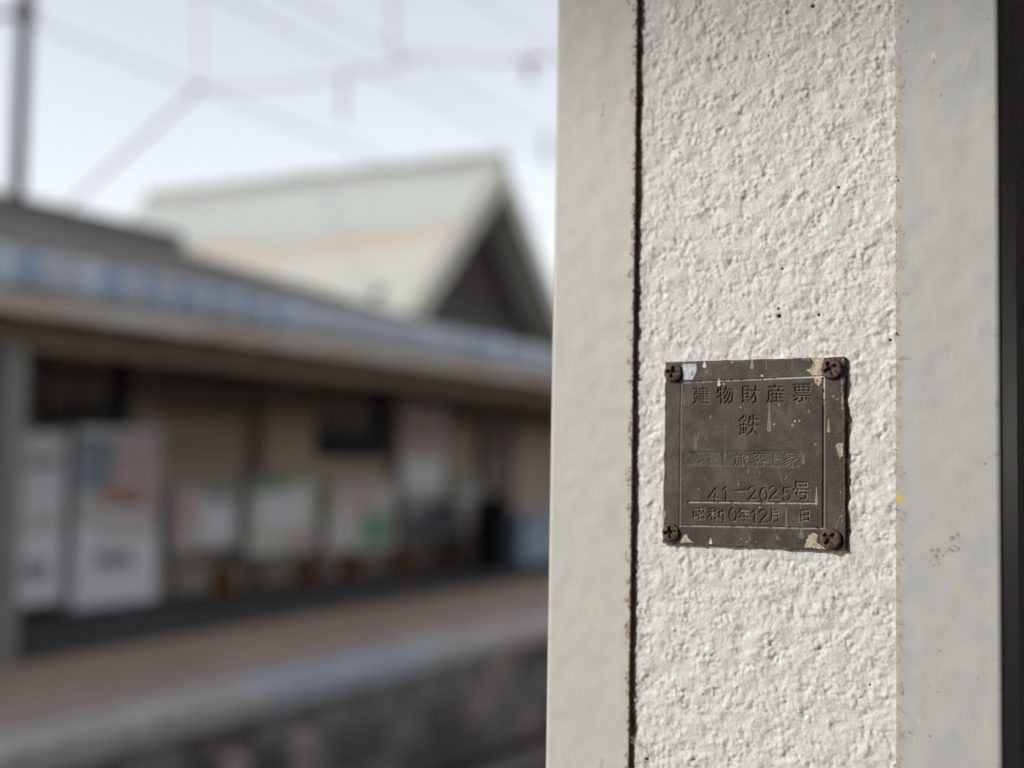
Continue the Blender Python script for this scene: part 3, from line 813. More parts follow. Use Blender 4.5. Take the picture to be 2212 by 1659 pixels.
# corner trims: L-shaped painted angle, rounded arris, flaking inner edge, marks on the front leaf
PAINT = np.array([0.462, 0.464, 0.446])
def trim(sgn, front_w, side_w, dx, seed, marks, base, rag, spk):
    """sgn=+1: left trim (towards +Y); -1: right trim. local frame at pillar axis."""
    zz, n0, nm = fine_rows(dx)
    r = 0.0022
    yo = sgn * PD / 2                          # outer side plane
    inner = yo - sgn * front_w
    s_front = np.arange(0, front_w - r, dx)    # distance from the inner edge
    # profile: (x, y, edge distance)
    prof = [(-PD / 2 + PT + 0.0006, inner + sgn * 0.0002, -0.003), (-PD / 2 + PT * 0.5, inner, -0.0015), (-PD / 2 + 0.0002, inner, -0.0001)]
    for s in s_front[1:] if len(s_front) else []:
        prof.append((-PD / 2, inner + sgn * s, s))
    for k in range(5):
        t = k / 4 * math.pi / 2
        prof.append((-PD / 2 + r - r * math.cos(t), yo - sgn * r + sgn * r * math.sin(t), front_w))
    for s in np.linspace(0.004, side_w, 30):
        prof.append((-PD / 2 + s, yo, front_w + s))
    prof.append((-PD / 2 + side_w, yo - sgn * 0.004, front_w + side_w + 0.004))
    prof = np.array(prof)
    n = len(prof)
    Xp = np.repeat(prof[None, :, 0], len(zz), 0); Yp = np.repeat(prof[None, :, 1], len(zz), 0); Ep = np.repeat(prof[None, :, 2], len(zz), 0)
    Zp = np.repeat(zz[:, None], n, 1)
    shp = (nm, n)
    # ragged inner edge and slightly uneven arris
    g = np.zeros((len(zz), 2)); g[n0:n0 + nm] = np.stack([band((nm, 4), dx, 0.0035, seed)[:, 0], band((nm, 4), dx, 0.02, seed + 1)[:, 0]], -1)
    ragged = rag * (0.00022 * np.maximum(g[:, :1], -1.2) + 0.0001 * g[:, 1:]) * np.exp(-np.maximum(Ep, 0) / 0.001) * (Ep < 0.004)
    Yp = Yp - sgn * ragged
    und = np.zeros((len(zz), n)); und[n0:n0 + nm] = band(shp, dx, 0.025, seed + 2, 0.6) * 0.00005
    Xp = Xp + und * sst(Ep, 0.0, 0.004) * sst(front_w - 0.003 - Ep, 0.0, 0.006)
    col = np.ones((len(zz), n, 3)) * np.array(base)
    v1 = np.zeros((len(zz), n)); v2 = v1.copy(); v3 = v1.copy(); v4 = v1.copy()
    v1[n0:n0 + nm] = band(shp, dx, 0.035, seed + 3, 0.7); v2[n0:n0 + nm] = band(shp, dx, 0.0035, seed + 4, 0.5)
    v3[n0:n0 + nm] = band(shp, dx, 0.0016, seed + 5, 0.5); v4[n0:n0 + nm] = band(shp, dx, 0.011, seed + 6, 0.5)
    col *= (1 + 0.018 * np.clip(v1, -2, 2) + 0.008 * v2)[..., None]
    def mix(k, rgb):
        nonlocal col
        k = np.clip(k, 0, 1)[..., None]
        col = col * (1 - k) + np.array(rgb) * k
    mix(0.28 * sst(v1 + 0.3 * v4, 0.5, 1.8), (0.49, 0.475, 0.405))                  # yellowed patches
    # grime creeping out of the joint with the render
    reach = 0.0011 + 0.0009 * np.clip(v4, -1, 2) + 0.0006 * v2
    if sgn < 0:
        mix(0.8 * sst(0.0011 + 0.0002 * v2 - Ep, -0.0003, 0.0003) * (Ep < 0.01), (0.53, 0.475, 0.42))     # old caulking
        mix(1.0 * sst(0.00025 - Ep, -0.0001, 0.0001) * (Ep < 0.01), (0.68, 0.62, 0.54))  # bright line: the trim's lit edge put into the colour
    mix((0.55 if sgn > 0 else 0.3) * sst(reach - Ep, -0.0012, 0.0012) * (Ep < 0.01), (0.40, 0.345, 0.27))
    reach2 = 0.0004 + (0.0010 if sgn > 0 else 0.0017) * np.clip(v4 + v2 * 0.9 - (0.0 if sgn > 0 else 0.35), 0, 3)
    mix((0.85 if sgn > 0 else 0.5) * sst(reach2 - Ep + 0.0005 * v3, 0.0, 0.0007) * (Ep < 0.008) * sst(v3 + v2, -0.3, 0.9), (0.20, 0.145, 0.085) if sgn > 0 else (0.30, 0.235, 0.165))
    mix((0.0 if sgn > 0 else 0.4) * sst(v4 * 0.8 + v2 * 0.5, 1.35, 2.2) * sst(Ep, front_w - 0.004, front_w - 0.001) * (Ep < front_w + 0.001), (0.22, 0.18, 0.15))
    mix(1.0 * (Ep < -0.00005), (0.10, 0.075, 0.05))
    mix(spk * sst(v2 + 0.8 * v3, 3.9, 4.3), (0.16, 0.14, 0.11))                     # fly specks
    # individual marks, placed where the photograph shows them
    Yw = Yp + OFF[1]
    for mk in marks:
        kind, pts, w_, rgb, amt = mk
        Q = [at_x(a, b, D)[1:] for a, b in pts]
        if kind == 'dot':
            d = np.hypot(Yw - Q[0][0], Zp - Q[0][1]); mix(amt * sst(-d, -w_ * 1.2, -w_ * 0.7), rgb)
        elif kind == 'line':
            for (A, B) in zip(Q[:-1], Q[1:]):
                A = np.array(A); B = np.array(B); L2 = ((B - A) ** 2).sum()
                tt = np.clip(((Yw - A[0]) * (B[0] - A[0]) + (Zp - A[1]) * (B[1] - A[1])) / L2, 0, 1)
                d = np.hypot(Yw - A[0] - tt * (B[0] - A[0]), Zp - A[1] - tt * (B[1] - A[1]))
                mix(amt * sst(-d, -w_ * 1.25, -w_ * 0.6), rgb)
        elif kind == 'drip':            # tear: thin tail above, bead below
            A = np.array(Q[0]); B = np.array(Q[1])
            tt = np.clip((Zp - A[1]) / (B[1] - A[1]), 0, 1)
            d = np.hypot(Yw - A[0] - tt * (B[0] - A[0]), np.where((Zp > A[1]), Zp - A[1], np.where(Zp < B[1], Zp - B[1], 0)))
            mix(amt * sst(w_ * (0.25 + 0.75 * tt ** 1.6) - d, -0.00008, 0.00012), rgb)
        elif kind == 'smear':
            A = np.array(Q[0]); B = np.array(Q[1]); L2 = ((B - A) ** 2).sum()
            tt = np.clip(((Yw - A[0]) * (B[0] - A[0]) + (Zp - A[1]) * (B[1] - A[1])) / L2, 0, 1)
            d = np.hypot(Yw - A[0] - tt * (B[0] - A[0]), Zp - A[1] - tt * (B[1] - A[1]))
            mix(amt * sst(w_ * (1 + 0.5 * v4) - d, 0, w_) * sst(v2 + 0.7 * v3, 0.3, 1.5), rgb)
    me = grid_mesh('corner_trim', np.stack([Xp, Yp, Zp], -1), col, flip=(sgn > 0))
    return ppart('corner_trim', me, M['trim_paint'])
dark = (0.11, 0.105, 0.08)
marksR = [('drip', [(2016, 112), (2016, 124)], 0.00095, (0.72, 0.66, 0.60), 1.0), ('line', [(2017, 126), (2018, 137)], 0.0006, (0.36, 0.34, 0.31), 0.7),
          ('line', [(2108, 75), (2073, 178)], 0.00016, (0.60, 0.59, 0.53), 0.75), ('line', [(2109, 128), (2098, 154)], 0.00014, (0.60, 0.59, 0.53), 0.7),
          ('line', [(1962, 43), (1960, 49)], 0.0003, dark, 0.9), ('dot', [(1957, 111)], 0.0003, dark, 0.9), ('line', [(2033, 203), (2033, 208)], 0.0003, dark, 0.8),
          ('dot', [(2135, 40)], 0.0003, dark, 0.8), ('line', [(1957, 0), (1956, 13)], 0.0004, (0.55, 0.50, 0.36), 0.8),
          ('drip', [(2099, 405), (2100, 422)], 0.0007, (0.58, 0.50, 0.24), 0.8), ('line', [(1949, 270), (1945, 300)], 0.0009, (0.58, 0.55, 0.42), 0.4),
          ('line', [(1942, 1072), (1947, 1078), (1950, 1082)], 0.0009, (0.66, 0.46, 0.10), 1.0), ('dot', [(1944, 1078)], 0.0013, (0.68, 0.47, 0.11), 1.0),
          ('drip', [(2069, 1266), (2070, 1279)], 0.0007, (0.63, 0.52, 0.15), 0.9), ('drip', [(1991, 905), (1992, 914)], 0.0006, (0.52, 0.45, 0.25), 0.8),
          ('smear', [(2008, 1215), (2070, 1160)], 0.0028, (0.25, 0.17, 0.085), 0.95), ('smear', [(2020, 1205), (2050, 1178)], 0.0022, (0.34, 0.31, 0.28), 0.6),
          ('line', [(2052, 1160), (2062, 1163)], 0.0004, (0.3, 0.25, 0.17), 0.7), ('dot', [(2014, 1189)], 0.0006, (0.24, 0.15, 0.06), 0.9), ('dot', [(2022, 1200)], 0.0006, (0.27, 0.17, 0.07), 0.9),
          ('drip', [(2055, 715), (2056, 770)], 0.0006, (0.58, 0.56, 0.50), 0.45), ('drip', [(2018, 660), (2019, 700)], 0.0006, (0.60, 0.57, 0.49), 0.5),
          ('dot', [(2128, 1002)], 0.00045, dark, 0.8), ('dot', [(2034, 958)], 0.0002, dark, 0.8), ('dot', [(2029, 1406)], 0.00045, dark, 0.6), ('dot', [(2026, 1495)], 0.0003, dark, 0.9),
          ('dot', [(2114, 1464)], 0.00025, dark, 0.9), ('dot', [(2009, 1590)], 0.0004, dark, 0.9), ('line', [(1964, 1580), (1966, 1584), (1970, 1584)], 0.00022, dark, 0.7),
          ('line', [(1952, 1485), (1953, 1495), (1950, 1500)], 0.0002, dark, 0.7), ('dot', [(2062, 1333)], 0.0003, dark, 0.8), ('dot', [(2039, 1476)], 0.0002, dark, 0.9),
          ('line', [(2128, 1545), (2132, 1575)], 0.0008, (0.56, 0.51, 0.33), 0.5), ('line', [(1983, 1552), (1985, 1566)], 0.0005, (0.60, 0.58, 0.48), 0.6)]
marksL = [('line', [(1303, 222), (1302, 248)], 0.00035, (0.30, 0.28, 0.23), 0.6), ('dot', [(1301, 249)], 0.0007, (0.22, 0.20, 0.16), 0.7),
          ('line', [(1357, 0), (1358, 10)], 0.0005, (0.20, 0.16, 0.12), 0.8), ('dot', [(1296, 209)], 0.0005, (0.33, 0.31, 0.27), 0.6), ('dot', [(1238, 208)], 0.0006, (0.33, 0.31, 0.27), 0.5),
          ('dot', [(1312, 349)], 0.0005, (0.33, 0.31, 0.27), 0.6), ('dot', [(1231, 760)], 0.0005, (0.36, 0.34, 0.30), 0.5), ('line', [(1277, 1520), (1275, 1535)], 0.0004, (0.45, 0.38, 0.22), 0.5),
          ('line', [(1301, 1640), (1298, 1659)], 0.0006, (0.3, 0.28, 0.24), 0.5), ('dot', [(1275, 1638)], 0.0004, (0.30, 0.28, 0.24), 0.5)]
trimL = trim(1, YL - YGL, 0.047, 0.00048, 100, marksL, PAINT * np.array([1.16, 1.13, 1.07]), 0.45, 0.2)
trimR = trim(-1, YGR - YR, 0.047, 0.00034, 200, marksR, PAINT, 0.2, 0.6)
for sx, sy in ((1, 1), (1, -1)):
    v = MB().prism([(PD / 2, sy * (PD / 2 - 0.038)), (PD / 2, sy * PD / 2), (PD / 2 - 0.047, sy * PD / 2), (PD / 2 - 0.047, sy * (PD / 2 - 0.003)), (PD / 2 - 0.003, sy * (PD / 2 - 0.003)), (PD / 2 - 0.003, sy * (PD / 2 - 0.038))], 2, 0.0, HT)
    v.build('corner_trim', M['post_grey'], pillar)
# rust flakes and dust caught along the joints
rng = random.Random(21)
for side, yb, n_ in ((1, YGL, 150), (-1, YGR, 60)):
    fl = MB()
    for _ in range(n_):
        z = rng.uniform(ZA, ZB)
        s = rng.uniform(0.00025, 0.0007) * (2.0 if rng.random() < 0.12 else 1)
        x = D - 0.0001 + rng.uniform(-0.0001, 0.0003)
        y = yb + side * rng.uniform(-0.0002, 0.0007)
        c0 = Vector((x, y, z))
        pts = [c0 + Vector((rng.uniform(-0.3, 0.3), rng.uniform(-1, 1), rng.uniform(-1, 1))) * s for _ in range(5)]
        pts.append(c0 + Vector((-0.6 * s, 0, 0)))
        pts = [p_ - Vector(OFF) for p_ in pts]
        fl.add(pts, [(0, 1, 5), (1, 2, 5), (2, 3, 5), (3, 4, 5), (4, 0, 5)])
    o = fl.build('rust_flakes', M['flake'], pillar); o['kind'] = 'stuff'
wb = MB()
rng = random.Random(4)
for (a, b) in (((1358, 1588), (1388, 1612)), ((1366, 1590), (1395, 1625)), ((1360, 1602), (1379, 1598)), ((1380, 1600), (1392, 1640)), ((1372, 1630), (1398, 1659))):
    A = Vector(at_x(*a, D - 0.0003)); B = Vector(at_x(*b, XS - 0.0012))
    md = (A + B) / 2 + Vector((-0.0006, rng.uniform(-0.0008, 0.0008), -0.001))
    wb.tube([p_ - Vector(OFF) for p_ in (A, (A + md) / 2, md, (B + md) / 2, B)], 0.00011, 5)
o = wb.build('cobweb', M['web'], pillar); o['kind'] = 'stuff'
# pillar base block
MB().cbox(-PD / 2 - 0.04, PD / 2 + 0.04, -PD / 2 - 0.04, PD / 2 + 0.04, 0.0, 0.12, 0.012).build('plinth', M['concrete'], pillar)

# canopy carried by the pillar (over the camera's platform)
can = empty('platform_canopy', (0.57, -1.2, HT))
tag(can, 'low brown canopy roof resting on the white pillar', 'canopy')
MB().cbox(-12, 30, -2.6, 2.4, 0.16, 0.24, 0.01).build('roof_sheet', M['canopy'], can)
MB().cbox(-1.185 - 0.57, 0.6, 2.405, 3.2, 0.16, 0.24, 0.01).build('added_shade_panel', M['canopy'], can)  # unseen panel added to shade the top of the pillar
MB().cbox(-12, 30, 1.27, 1.44, 0.002, 0.158, 0.01).build('edge_beam', M['timber_mid'], can)
MB().cbox(-12, 30, -2.4, -2.25, 0.002, 0.158, 0.01).build('rear_beam', M['timber_mid'], can)
sh = empty('shelter_wall', (0.57, -3.4, 0))
tag(sh, 'dark brown boarded shelter wall at the back of the platform', 'wall')
for i in range(42):
    MB().cbox(-4 + i * 0.3 + 0.004, -4 + i * 0.3 + 0.296, 0, 0.03, 0, 2.9, 0.004).build('plank', M['timber_mid'], sh)

for i in range(15):  # unseen cross wall added to keep sky light off the pillar
    MB().cbox(-2.75, -2.72, 0.04 + i * 0.3, 0.332 + i * 0.3, 0, 2.9, 0.004).build('added_sky_blocker', M['timber_mid'], sh)

# ================================================================== THE METAL PLATE
S1 = 1.9286
def zp(x, y):                                  # position in an enlarged view of the plate -> photo pixel
    return ((2560 + x / S1) * 0.54861, (1360 + y / S1) * 0.54861)
PX = D + 0.0003                                # front of the plate
def pl(x, y):                                  # -> (u to the right, v up) in metres
    q = at_x(*zp(x, y), PX)
    return np.array([PC[0] - q[1], q[2] - PC[1]])
PC = (0.0, 0.0)
cs = np.array([pl(118, 128), pl(1472, 88), pl(1480, 1556), pl(95, 1500)])
PC = (-(cs[:, 0].mean()), cs[:, 1].mean())
cs = np.array([pl(118, 128), pl(1472, 88), pl(1480, 1556), pl(95, 1500)])
NU, NV = 600, 600
uu = np.linspace(0, 1, NU); vv = np.linspace(0, 1, NV)
Ug, Vg = np.meshgrid(uu, vv)                   # v: 0 bottom, 1 top
TL, TR, BR, BL = cs
def bil(a):
    return ((1 - Ug) * Vg * TL[a] + Ug * Vg * TR[a] + Ug * (1 - Vg) * BR[a] + (1 - Ug) * (1 - Vg) * BL[a])
U = bil(0); V = bil(1)
def edge_noise(n, seed, lam, amp):
    return band((n, 4), 1.0 / n, lam, seed, 0.6)[:, 0] * amp
fall = lambda t: np.exp(-t / 0.02)
U = U - (edge_noise(NV, 301, 0.25, 0.00012))[:, None] * fall(Ug) + (edge_noise(NV, 302, 0.2, 0.00008))[:, None] * fall(1 - Ug)
V = V + (edge_noise(NU, 303, 0.2, 0.00006))[None, :] * fall(1 - Vg) - (edge_noise(NU, 304, 0.15, 0.00012))[None, :] * fall(Vg)
du = 0.0735 / NU
H = 0.00010 * band((NV, NU), du, 0.035, 311, 0.5) + 0.000012 * band((NV, NU), du, 0.0016, 312, 0.5)
cut = np.zeros((NV, NU))

# --- lettering: glyph outlines rasterised onto the plate
def glyph_tris(ch):
    cu = bpy.data.curves.new('g', 'FONT'); cu.body = ch; cu.size = 1.0; cu.resolution_u = 4
    ob = bpy.data.objects.new('g', cu); COL.objects.link(ob)
    bpy.context.view_layer.update()
    dg = bpy.context.evaluated_depsgraph_get()
    me = bpy.data.meshes.new_from_object(ob.evaluated_get(dg))
    me.calc_loop_triangles()
    co = np.array([v.co[:2] for v in me.vertices]); tr = np.array([t.vertices[:] for t in me.loop_triangles])
    bpy.data.objects.remove(ob); bpy.data.curves.remove(cu); bpy.data.meshes.remove(me)
    return co, tr
def stamp(ch, box, depth=1.0, soft=0.0):
    global cut
    co, tr = glyph_tris(ch)
    if len(tr) == 0:
        return
    mn, mx = co.min(0), co.max(0)
    x0, y0, x1, y1 = box
    a = pl(x0, y0); b = pl(x1, y0); c_ = pl(x1, y1); d_ = pl(x0, y1)
    lo = np.minimum.reduce([a, b, c_, d_]); hi = np.maximum.reduce([a, b, c_, d_])
    sel = np.argwhere((U > lo[0] - 0.0004) & (U < hi[0] + 0.0004) & (V > lo[1] - 0.0004) & (V < hi[1] + 0.0004))
    r0, r1, c0, c1 = sel[:, 0].min(), sel[:, 0].max() + 1, sel[:, 1].min(), sel[:, 1].max() + 1
    M_ = np.linalg.inv(np.stack([b - a, d_ - a], 1))
    acc = np.zeros((r1 - r0, c1 - c0))
    SS = 3
    for i in range(SS):
        for j in range(SS):
            Uu = U[r0:r1, c0:c1] + ((i + 0.5) / SS - 0.5) * du - a[0]; Vv = V[r0:r1, c0:c1] + ((j + 0.5) / SS - 0.5) * du - a[1]
            s = M_[0, 0] * Uu + M_[0, 1] * Vv; t = M_[1, 0] * Uu + M_[1, 1] * Vv
            gx = mn[0] + s * (mx[0] - mn[0]); gy = mx[1] - t * (mx[1] - mn[1])
            ins = np.zeros(gx.shape, bool)
            for k in tr:
                A, B, C = co[k]
                d1 = (gx - B[0]) * (A[1] - B[1]) - (A[0] - B[0]) * (gy - B[1])
                d2 = (gx - C[0]) * (B[1] - C[1]) - (B[0] - C[0]) * (gy - C[1])
                d3 = (gx - A[0]) * (C[1] - A[1]) - (C[0] - A[0]) * (gy - A[1])
                neg = (d1 < 0) | (d2 < 0) | (d3 < 0); pos = (d1 > 0) | (d2 > 0) | (d3 > 0)
                ins |= ~(neg & pos)
            acc += ins
    acc /= SS * SS
    cut[r0:r1, c0:c1] = np.maximum(cut[r0:r1, c0:c1], acc * depth)
def dist_poly(pts):
    Q = [pl(*p_) for p_ in pts]
    d = np.full(U.shape, 9.0)
    for A, B in zip(Q[:-1], Q[1:]):
        L2 = ((B - A) ** 2).sum() + 1e-16
        t = np.clip(((U - A[0]) * (B[0] - A[0]) + (V - A[1]) * (B[1] - A[1])) / L2, 0, 1)
        d = np.minimum(d, np.hypot(U - A[0] - t * (B[0] - A[0]), V - A[1] - t * (B[1] - A[1])))
    return d
def stroke(pts, w, depth=1.0):
    global cut
    cut = np.maximum(cut, depth * sst(-dist_poly(pts), -w * 1.2, -w * 0.75))
def arc(cx, cy, rx, ry, a0, a1, n=14):
    return [(cx + rx * math.cos(rad(a0 + (a1 - a0) * i / n)), cy + ry * math.sin(rad(a0 + (a1 - a0) * i / n))) for i in range(n + 1)]
for ch, bx_ in (('建', (328, 318, 452, 446)), ('物', (508, 308, 634, 442)), ('財', (694, 306, 828, 440)), ('産', (888, 298, 1016, 436)), ('票', (1088, 294, 1226, 428)), ('鉄', (672, 528, 832, 686))):
    stamp(ch, bx_)
stamp('号', (1086, 1036, 1212, 1172))
for ch, bx_ in (('昭', (326, 1236, 412, 1324)), ('和', (440, 1234, 530, 1326)), ('年', (666, 1238, 756, 1336)), ('月', (906, 1244, 974, 1342)), ('日', (1146, 1250, 1210, 1342))):
    stamp(ch, bx_)
for ch, bx_, dp in (('旅', (636, 818, 746, 918), 0.42), ('客', (780, 812, 882, 918), 0.42), ('上', (894, 820, 986, 918), 0.34), ('家', (1016, 808, 1134, 922), 0.38)):
    stamp(ch, bx_, dp)
SW = 0.00030
def digit(d, x0, y0, x1, y1, w=SW, dp=0.8):
    X_ = lambda t: x0 + t * (x1 - x0); Y_ = lambda t: y0 + t * (y1 - y0)
    if d == '1': stroke([(X_(0.15), Y_(0.22)), (X_(0.7), Y_(0.0)), (X_(0.72), Y_(1.0))], w, dp)
    if d == '4': stroke([(X_(0.62), Y_(1.0)), (X_(0.68), Y_(0.0)), (X_(0.0), Y_(0.74)), (X_(1.0), Y_(0.72))], w, dp)
    if d == '2': stroke(arc(X_(0.5), Y_(0.27), (x1 - x0) * 0.46, (y1 - y0) * 0.27, 195, 375) + [(X_(0.02), Y_(1.0)), (X_(1.0), Y_(0.98))], w, dp)
    if d == '0': stroke(arc(X_(0.5), Y_(0.5), (x1 - x0) * 0.5, (y1 - y0) * 0.5, 0, 360, 26), w, dp)
    if d == '5': stroke([(X_(0.9), Y_(0.0)), (X_(0.1), Y_(0.02)), (X_(0.06), Y_(0.42))] + arc(X_(0.46), Y_(0.67), (x1 - x0) * 0.5, (y1 - y0) * 0.32, 220, 500, 18), w, dp)
for d_, bx_ in (('4', (445, 1086, 522, 1184)), ('1', (548, 1078, 588, 1176)), ('2', (750, 1076, 806, 1170)), ('0', (838, 1086, 890, 1182)), ('2', (906, 1072, 966, 1166)), ('5', (1010, 1084, 1066, 1180)),
                ('1', (528, 1254, 566, 1346)), ('0', (602, 1240, 656, 1336)), ('1', (768, 1254, 806, 1346)), ('2', (832, 1250, 892, 1346))):
    digit(d_, *bx_)
for k in range(6):                                 # tapering dash after 41
    stroke([(612 + k * 20, 1110 - k * 1.5), (734, 1103)], 0.00012 + 0.00006 * k, 0.8)
# worn, unreadable start of the name line
wn_ = band((NV, NU), du, 0.0014, 330, 0.5)
for (a, b, c_, d_) in ((300, 815, 400, 915), (432, 815, 512, 915)):
    pA = pl(a, b); pB = pl(c_, d_)
    m_ = sst(np.minimum.reduce([U - pA[0], pB[0] - U, pA[1] - V, V - pB[1]]), 0.0, 0.0012)
    cut = np.maximum(cut, 0.28 * m_ * sst(wn_, 0.5, 1.1))
stroke([(556, 822), (558, 912)], 0.0003, 0.35)
# frame line, rule, band of the name line
fr = [(235, 282), (1318, 236), (1315, 1390), (224, 1368)]
stroke([fr[0], fr[1]], 0.00030, 0.75); stroke([fr[1], fr[2]], 0.00036, 0.95); stroke([fr[2], fr[3]], 0.00030, 0.75); stroke([fr[3], fr[0]], 0.00024, 0.7)
stroke([(290, 1190), (1250, 1199)], 0.00036, 0.8)
soft = blur(cut, 2)
H = H - 0.00058 * soft + 0.00004 * (blur(cut, 4) - soft)
bandA, bandB = pl(252, 806), pl(1145, 930)
bm_ = sst(np.minimum.reduce([U - bandA[0], bandB[0] - U, bandA[1] - V + (U - bandA[0]) * 0.03, V - bandB[1]]), -0.0001, 0.0004)
H = H - 0.00008 * bm_
# --- colour of the plate
base = np.array([0.064, 0.0505, 0.0385])
pc = np.ones((NV, NU, 3)) * base
w1 = band((NV, NU), du, 0.018, 321, 0.7); w2 = band((NV, NU), du, 0.0016, 322, 0.5); w3 = band((NV, NU), du, 0.004, 323, 0.5)
pc *= (1 + 0.10 * np.clip(w1, -2, 2) + 0.05 * w2 + 0.04 * w3)[..., None]
def pmix(k, rgb):
    global pc
    k = np.clip(k, 0, 1)[..., None]
    pc = pc * (1 - k) + np.array(rgb) * k
pmix(0.35 * sst(w1, 0.3, 1.8), (0.098, 0.090, 0.066))
pmix(0.45 * bm_ * sst(w2 * 0.6 + w3, -0.3, 1.2), (0.080, 0.086, 0.086))
edge = np.minimum.reduce([blur(cut, 2) - cut * 0.6])
pmix(0.5 * sst(blur(cut, 2), 0.12, 0.5) * (1 - 0.7 * sst(cut, 0.3, 0.9)), (0.24, 0.215, 0.18))     # groove rims lightened in colour for the light they catch
pmix(0.5 * sst(cut, 0.5, 1.0), (0.085, 0.075, 0.062))
rubx = np.minimum.reduce([U - U[:, :1], U[:, -1:] - U, V - V[:1], V[-1:] - V])
pmix(0.5 * sst(-rubx, -0.0008, -0.0001) * sst(w3 + w2, -0.4, 1.0), (0.20, 0.175, 0.14))
# streaks and specks of old paint
sp_ = band((NV, NU), du, 0.0017, 324, 0.35)
pmix(0.5 * sst(sp_, 3.15, 3.45), (0.42, 0.40, 0.36))
stv = band((NV, NU), du, 0.004, 325, 0.5, (rad(0), 7.0))
pmix(0.22 * sst(stv, 1.3, 2.6), (0.19, 0.17, 0.14))
def poly_mask(pts, ragged=0.00012, soft_=0.00012):
    Q = np.array([pl(*p_) for p_ in pts])
    ins = np.zeros(U.shape, bool)
    j = len(Q) - 1
    for i in range(len(Q)):
        c1 = (Q[i, 1] > V) != (Q[j, 1] > V)
        with np.errstate(divide='ignore', invalid='ignore'):
            xx = (Q[j, 0] - Q[i, 0]) * (V - Q[i, 1]) / (Q[j, 1] - Q[i, 1]) + Q[i, 0]
        ins ^= c1 & (U < xx)
        j = i
    d = dist_poly(list(pts) + [pts[0]])
    sd = np.where(ins, d, -d) + ragged * (0.7 * w2 + 0.6 * w3)
    return sst(sd, -soft_, soft_)
CREAM = (0.58, 0.50, 0.36)
def flake_patch(pts, rgb, amt=1.0, lift=0.00010, ragged=0.00018):
    global H
    k = poly_mask(pts, ragged)
    ring = poly_mask(pts, ragged, 0.0007) * (1 - k)
    pmix(0.55 * ring, (0.035, 0.028, 0.022))
    pmix(k * amt * (0.86 - 0.16 * np.clip(w3, -0.8, 2) - 0.12 * np.clip(w2, 0, 2)), rgb)
    H = H + lift * k * (1 + 0.3 * w2)
flake_patch([(246, 142), (350, 140), (356, 190), (326, 260), (255, 262)], (0.60, 0.64, 0.68), ragged=0.00008)
flake_patch([(1216, 95), (1322, 93), (1308, 150), (1306, 228), (1240, 232), (1186, 184), (1222, 176), (1246, 132)], CREAM)
flake_patch([(1236, 240), (1306, 236), (1302, 290), (1278, 312), (1262, 300)], (0.50, 0.42, 0.29))
flake_patch([(1150, 98), (1214, 95), (1210, 122), (1170, 118)], (0.27, 0.22, 0.13), 0.7)
flake_patch([(228, 1498), (252, 1452), (278, 1425), (298, 1470), (326, 1498)], CREAM)
flake_patch([(1176, 1536), (1190, 1470), (1212, 1438), (1244, 1420), (1276, 1440), (1262, 1492), (1300, 1520), (1352, 1548)], CREAM)
flake_patch([(1408, 748), (1466, 742), (1466, 840), (1440, 858), (1424, 800)], (0.50, 0.44, 0.34))
flake_patch([(100, 1250), (118, 1260), (112, 1340), (98, 1330)], (0.50, 0.45, 0.36), 0.7)
flake_patch([(1448, 1300), (1462, 1250), (1470, 1330), (1456, 1345)], (0.30, 0.27, 0.22), 0.4)
flake_patch([(836, 238), (846, 222), (858, 226), (864, 238)], (0.62, 0.66, 0.68), ragged=0.00003)
flake_patch([(1248, 742), (1270, 752), (1252, 766)], (0.40, 0.37, 0.30), 0.8, ragged=0.00002)
def pline(pts, w, rgb, amt):
    pmix(amt * sst(-dist_poly(pts), -w * 1.3, -w * 0.5), rgb)
def drip(x, ya, yb, r, rgb, amt, lift=0.00008):
    global H
    A = pl(x, ya); B = pl(x, yb)
    t = np.clip((V - A[1]) / (B[1] - A[1]), 0, 1)
    d = np.hypot(U - A[0] - t * (B[0] - A[0]), np.where(V > A[1], V - A[1], np.where(V < B[1], V - B[1], 0)))
    k = sst(r * (0.3 + 0.7 * t ** 1.5) - d, -0.00008, 0.00012)
    pmix(amt * k, rgb); H = H + lift * k * amt
WH = (0.66, 0.62, 0.55)
drip(413, 125, 156, 0.00085, WH, 1.0); drip(433, 185, 204, 0.0006, (0.26, 0.20, 0.11), 0.8); drip(775, 108, 166, 0.0009, (0.36, 0.27, 0.20), 0.85)
drip(523, 256, 266, 0.00060, WH, 1.0); drip(524, 272, 298, 0.0007, WH, 1.0); drip(905, 440, 640, 0.00095, (0.24, 0.21, 0.135), 0.75); drip(346, 690, 780, 0.0009, (0.18, 0.16, 0.125), 0.6)
drip(460, 1468, 1498, 0.0007, WH, 1.0); drip(755, 1432, 1478, 0.0006, (0.20, 0.20, 0.18), 0.6); drip(965, 1438, 1466, 0.0006, (0.25, 0.235, 0.21), 0.6); drip(1150, 1380, 1450, 0.0011, (0.22, 0.205, 0.175), 0.6)
drip(1036, 1240, 1372, 0.0007, (0.22, 0.205, 0.18), 0.55); drip(1146, 1210, 1340, 0.0008, (0.20, 0.18, 0.15), 0.5); drip(748, 935, 962, 0.0007, (0.20, 0.175, 0.13), 0.6); drip(1165, 830, 890, 0.0008, (0.22, 0.20, 0.155), 0.6)
drip(672, 1025, 1062, 0.0005, (0.19, 0.17, 0.14), 0.6); drip(1264, 1080, 1200, 0.0007, (0.36, 0.33, 0.23), 0.7); drip(1355, 560, 650, 0.0007, (0.36, 0.33, 0.20), 0.8); drip(1036, 985, 1003, 0.0004, (0.28, 0.26, 0.2), 0.6)
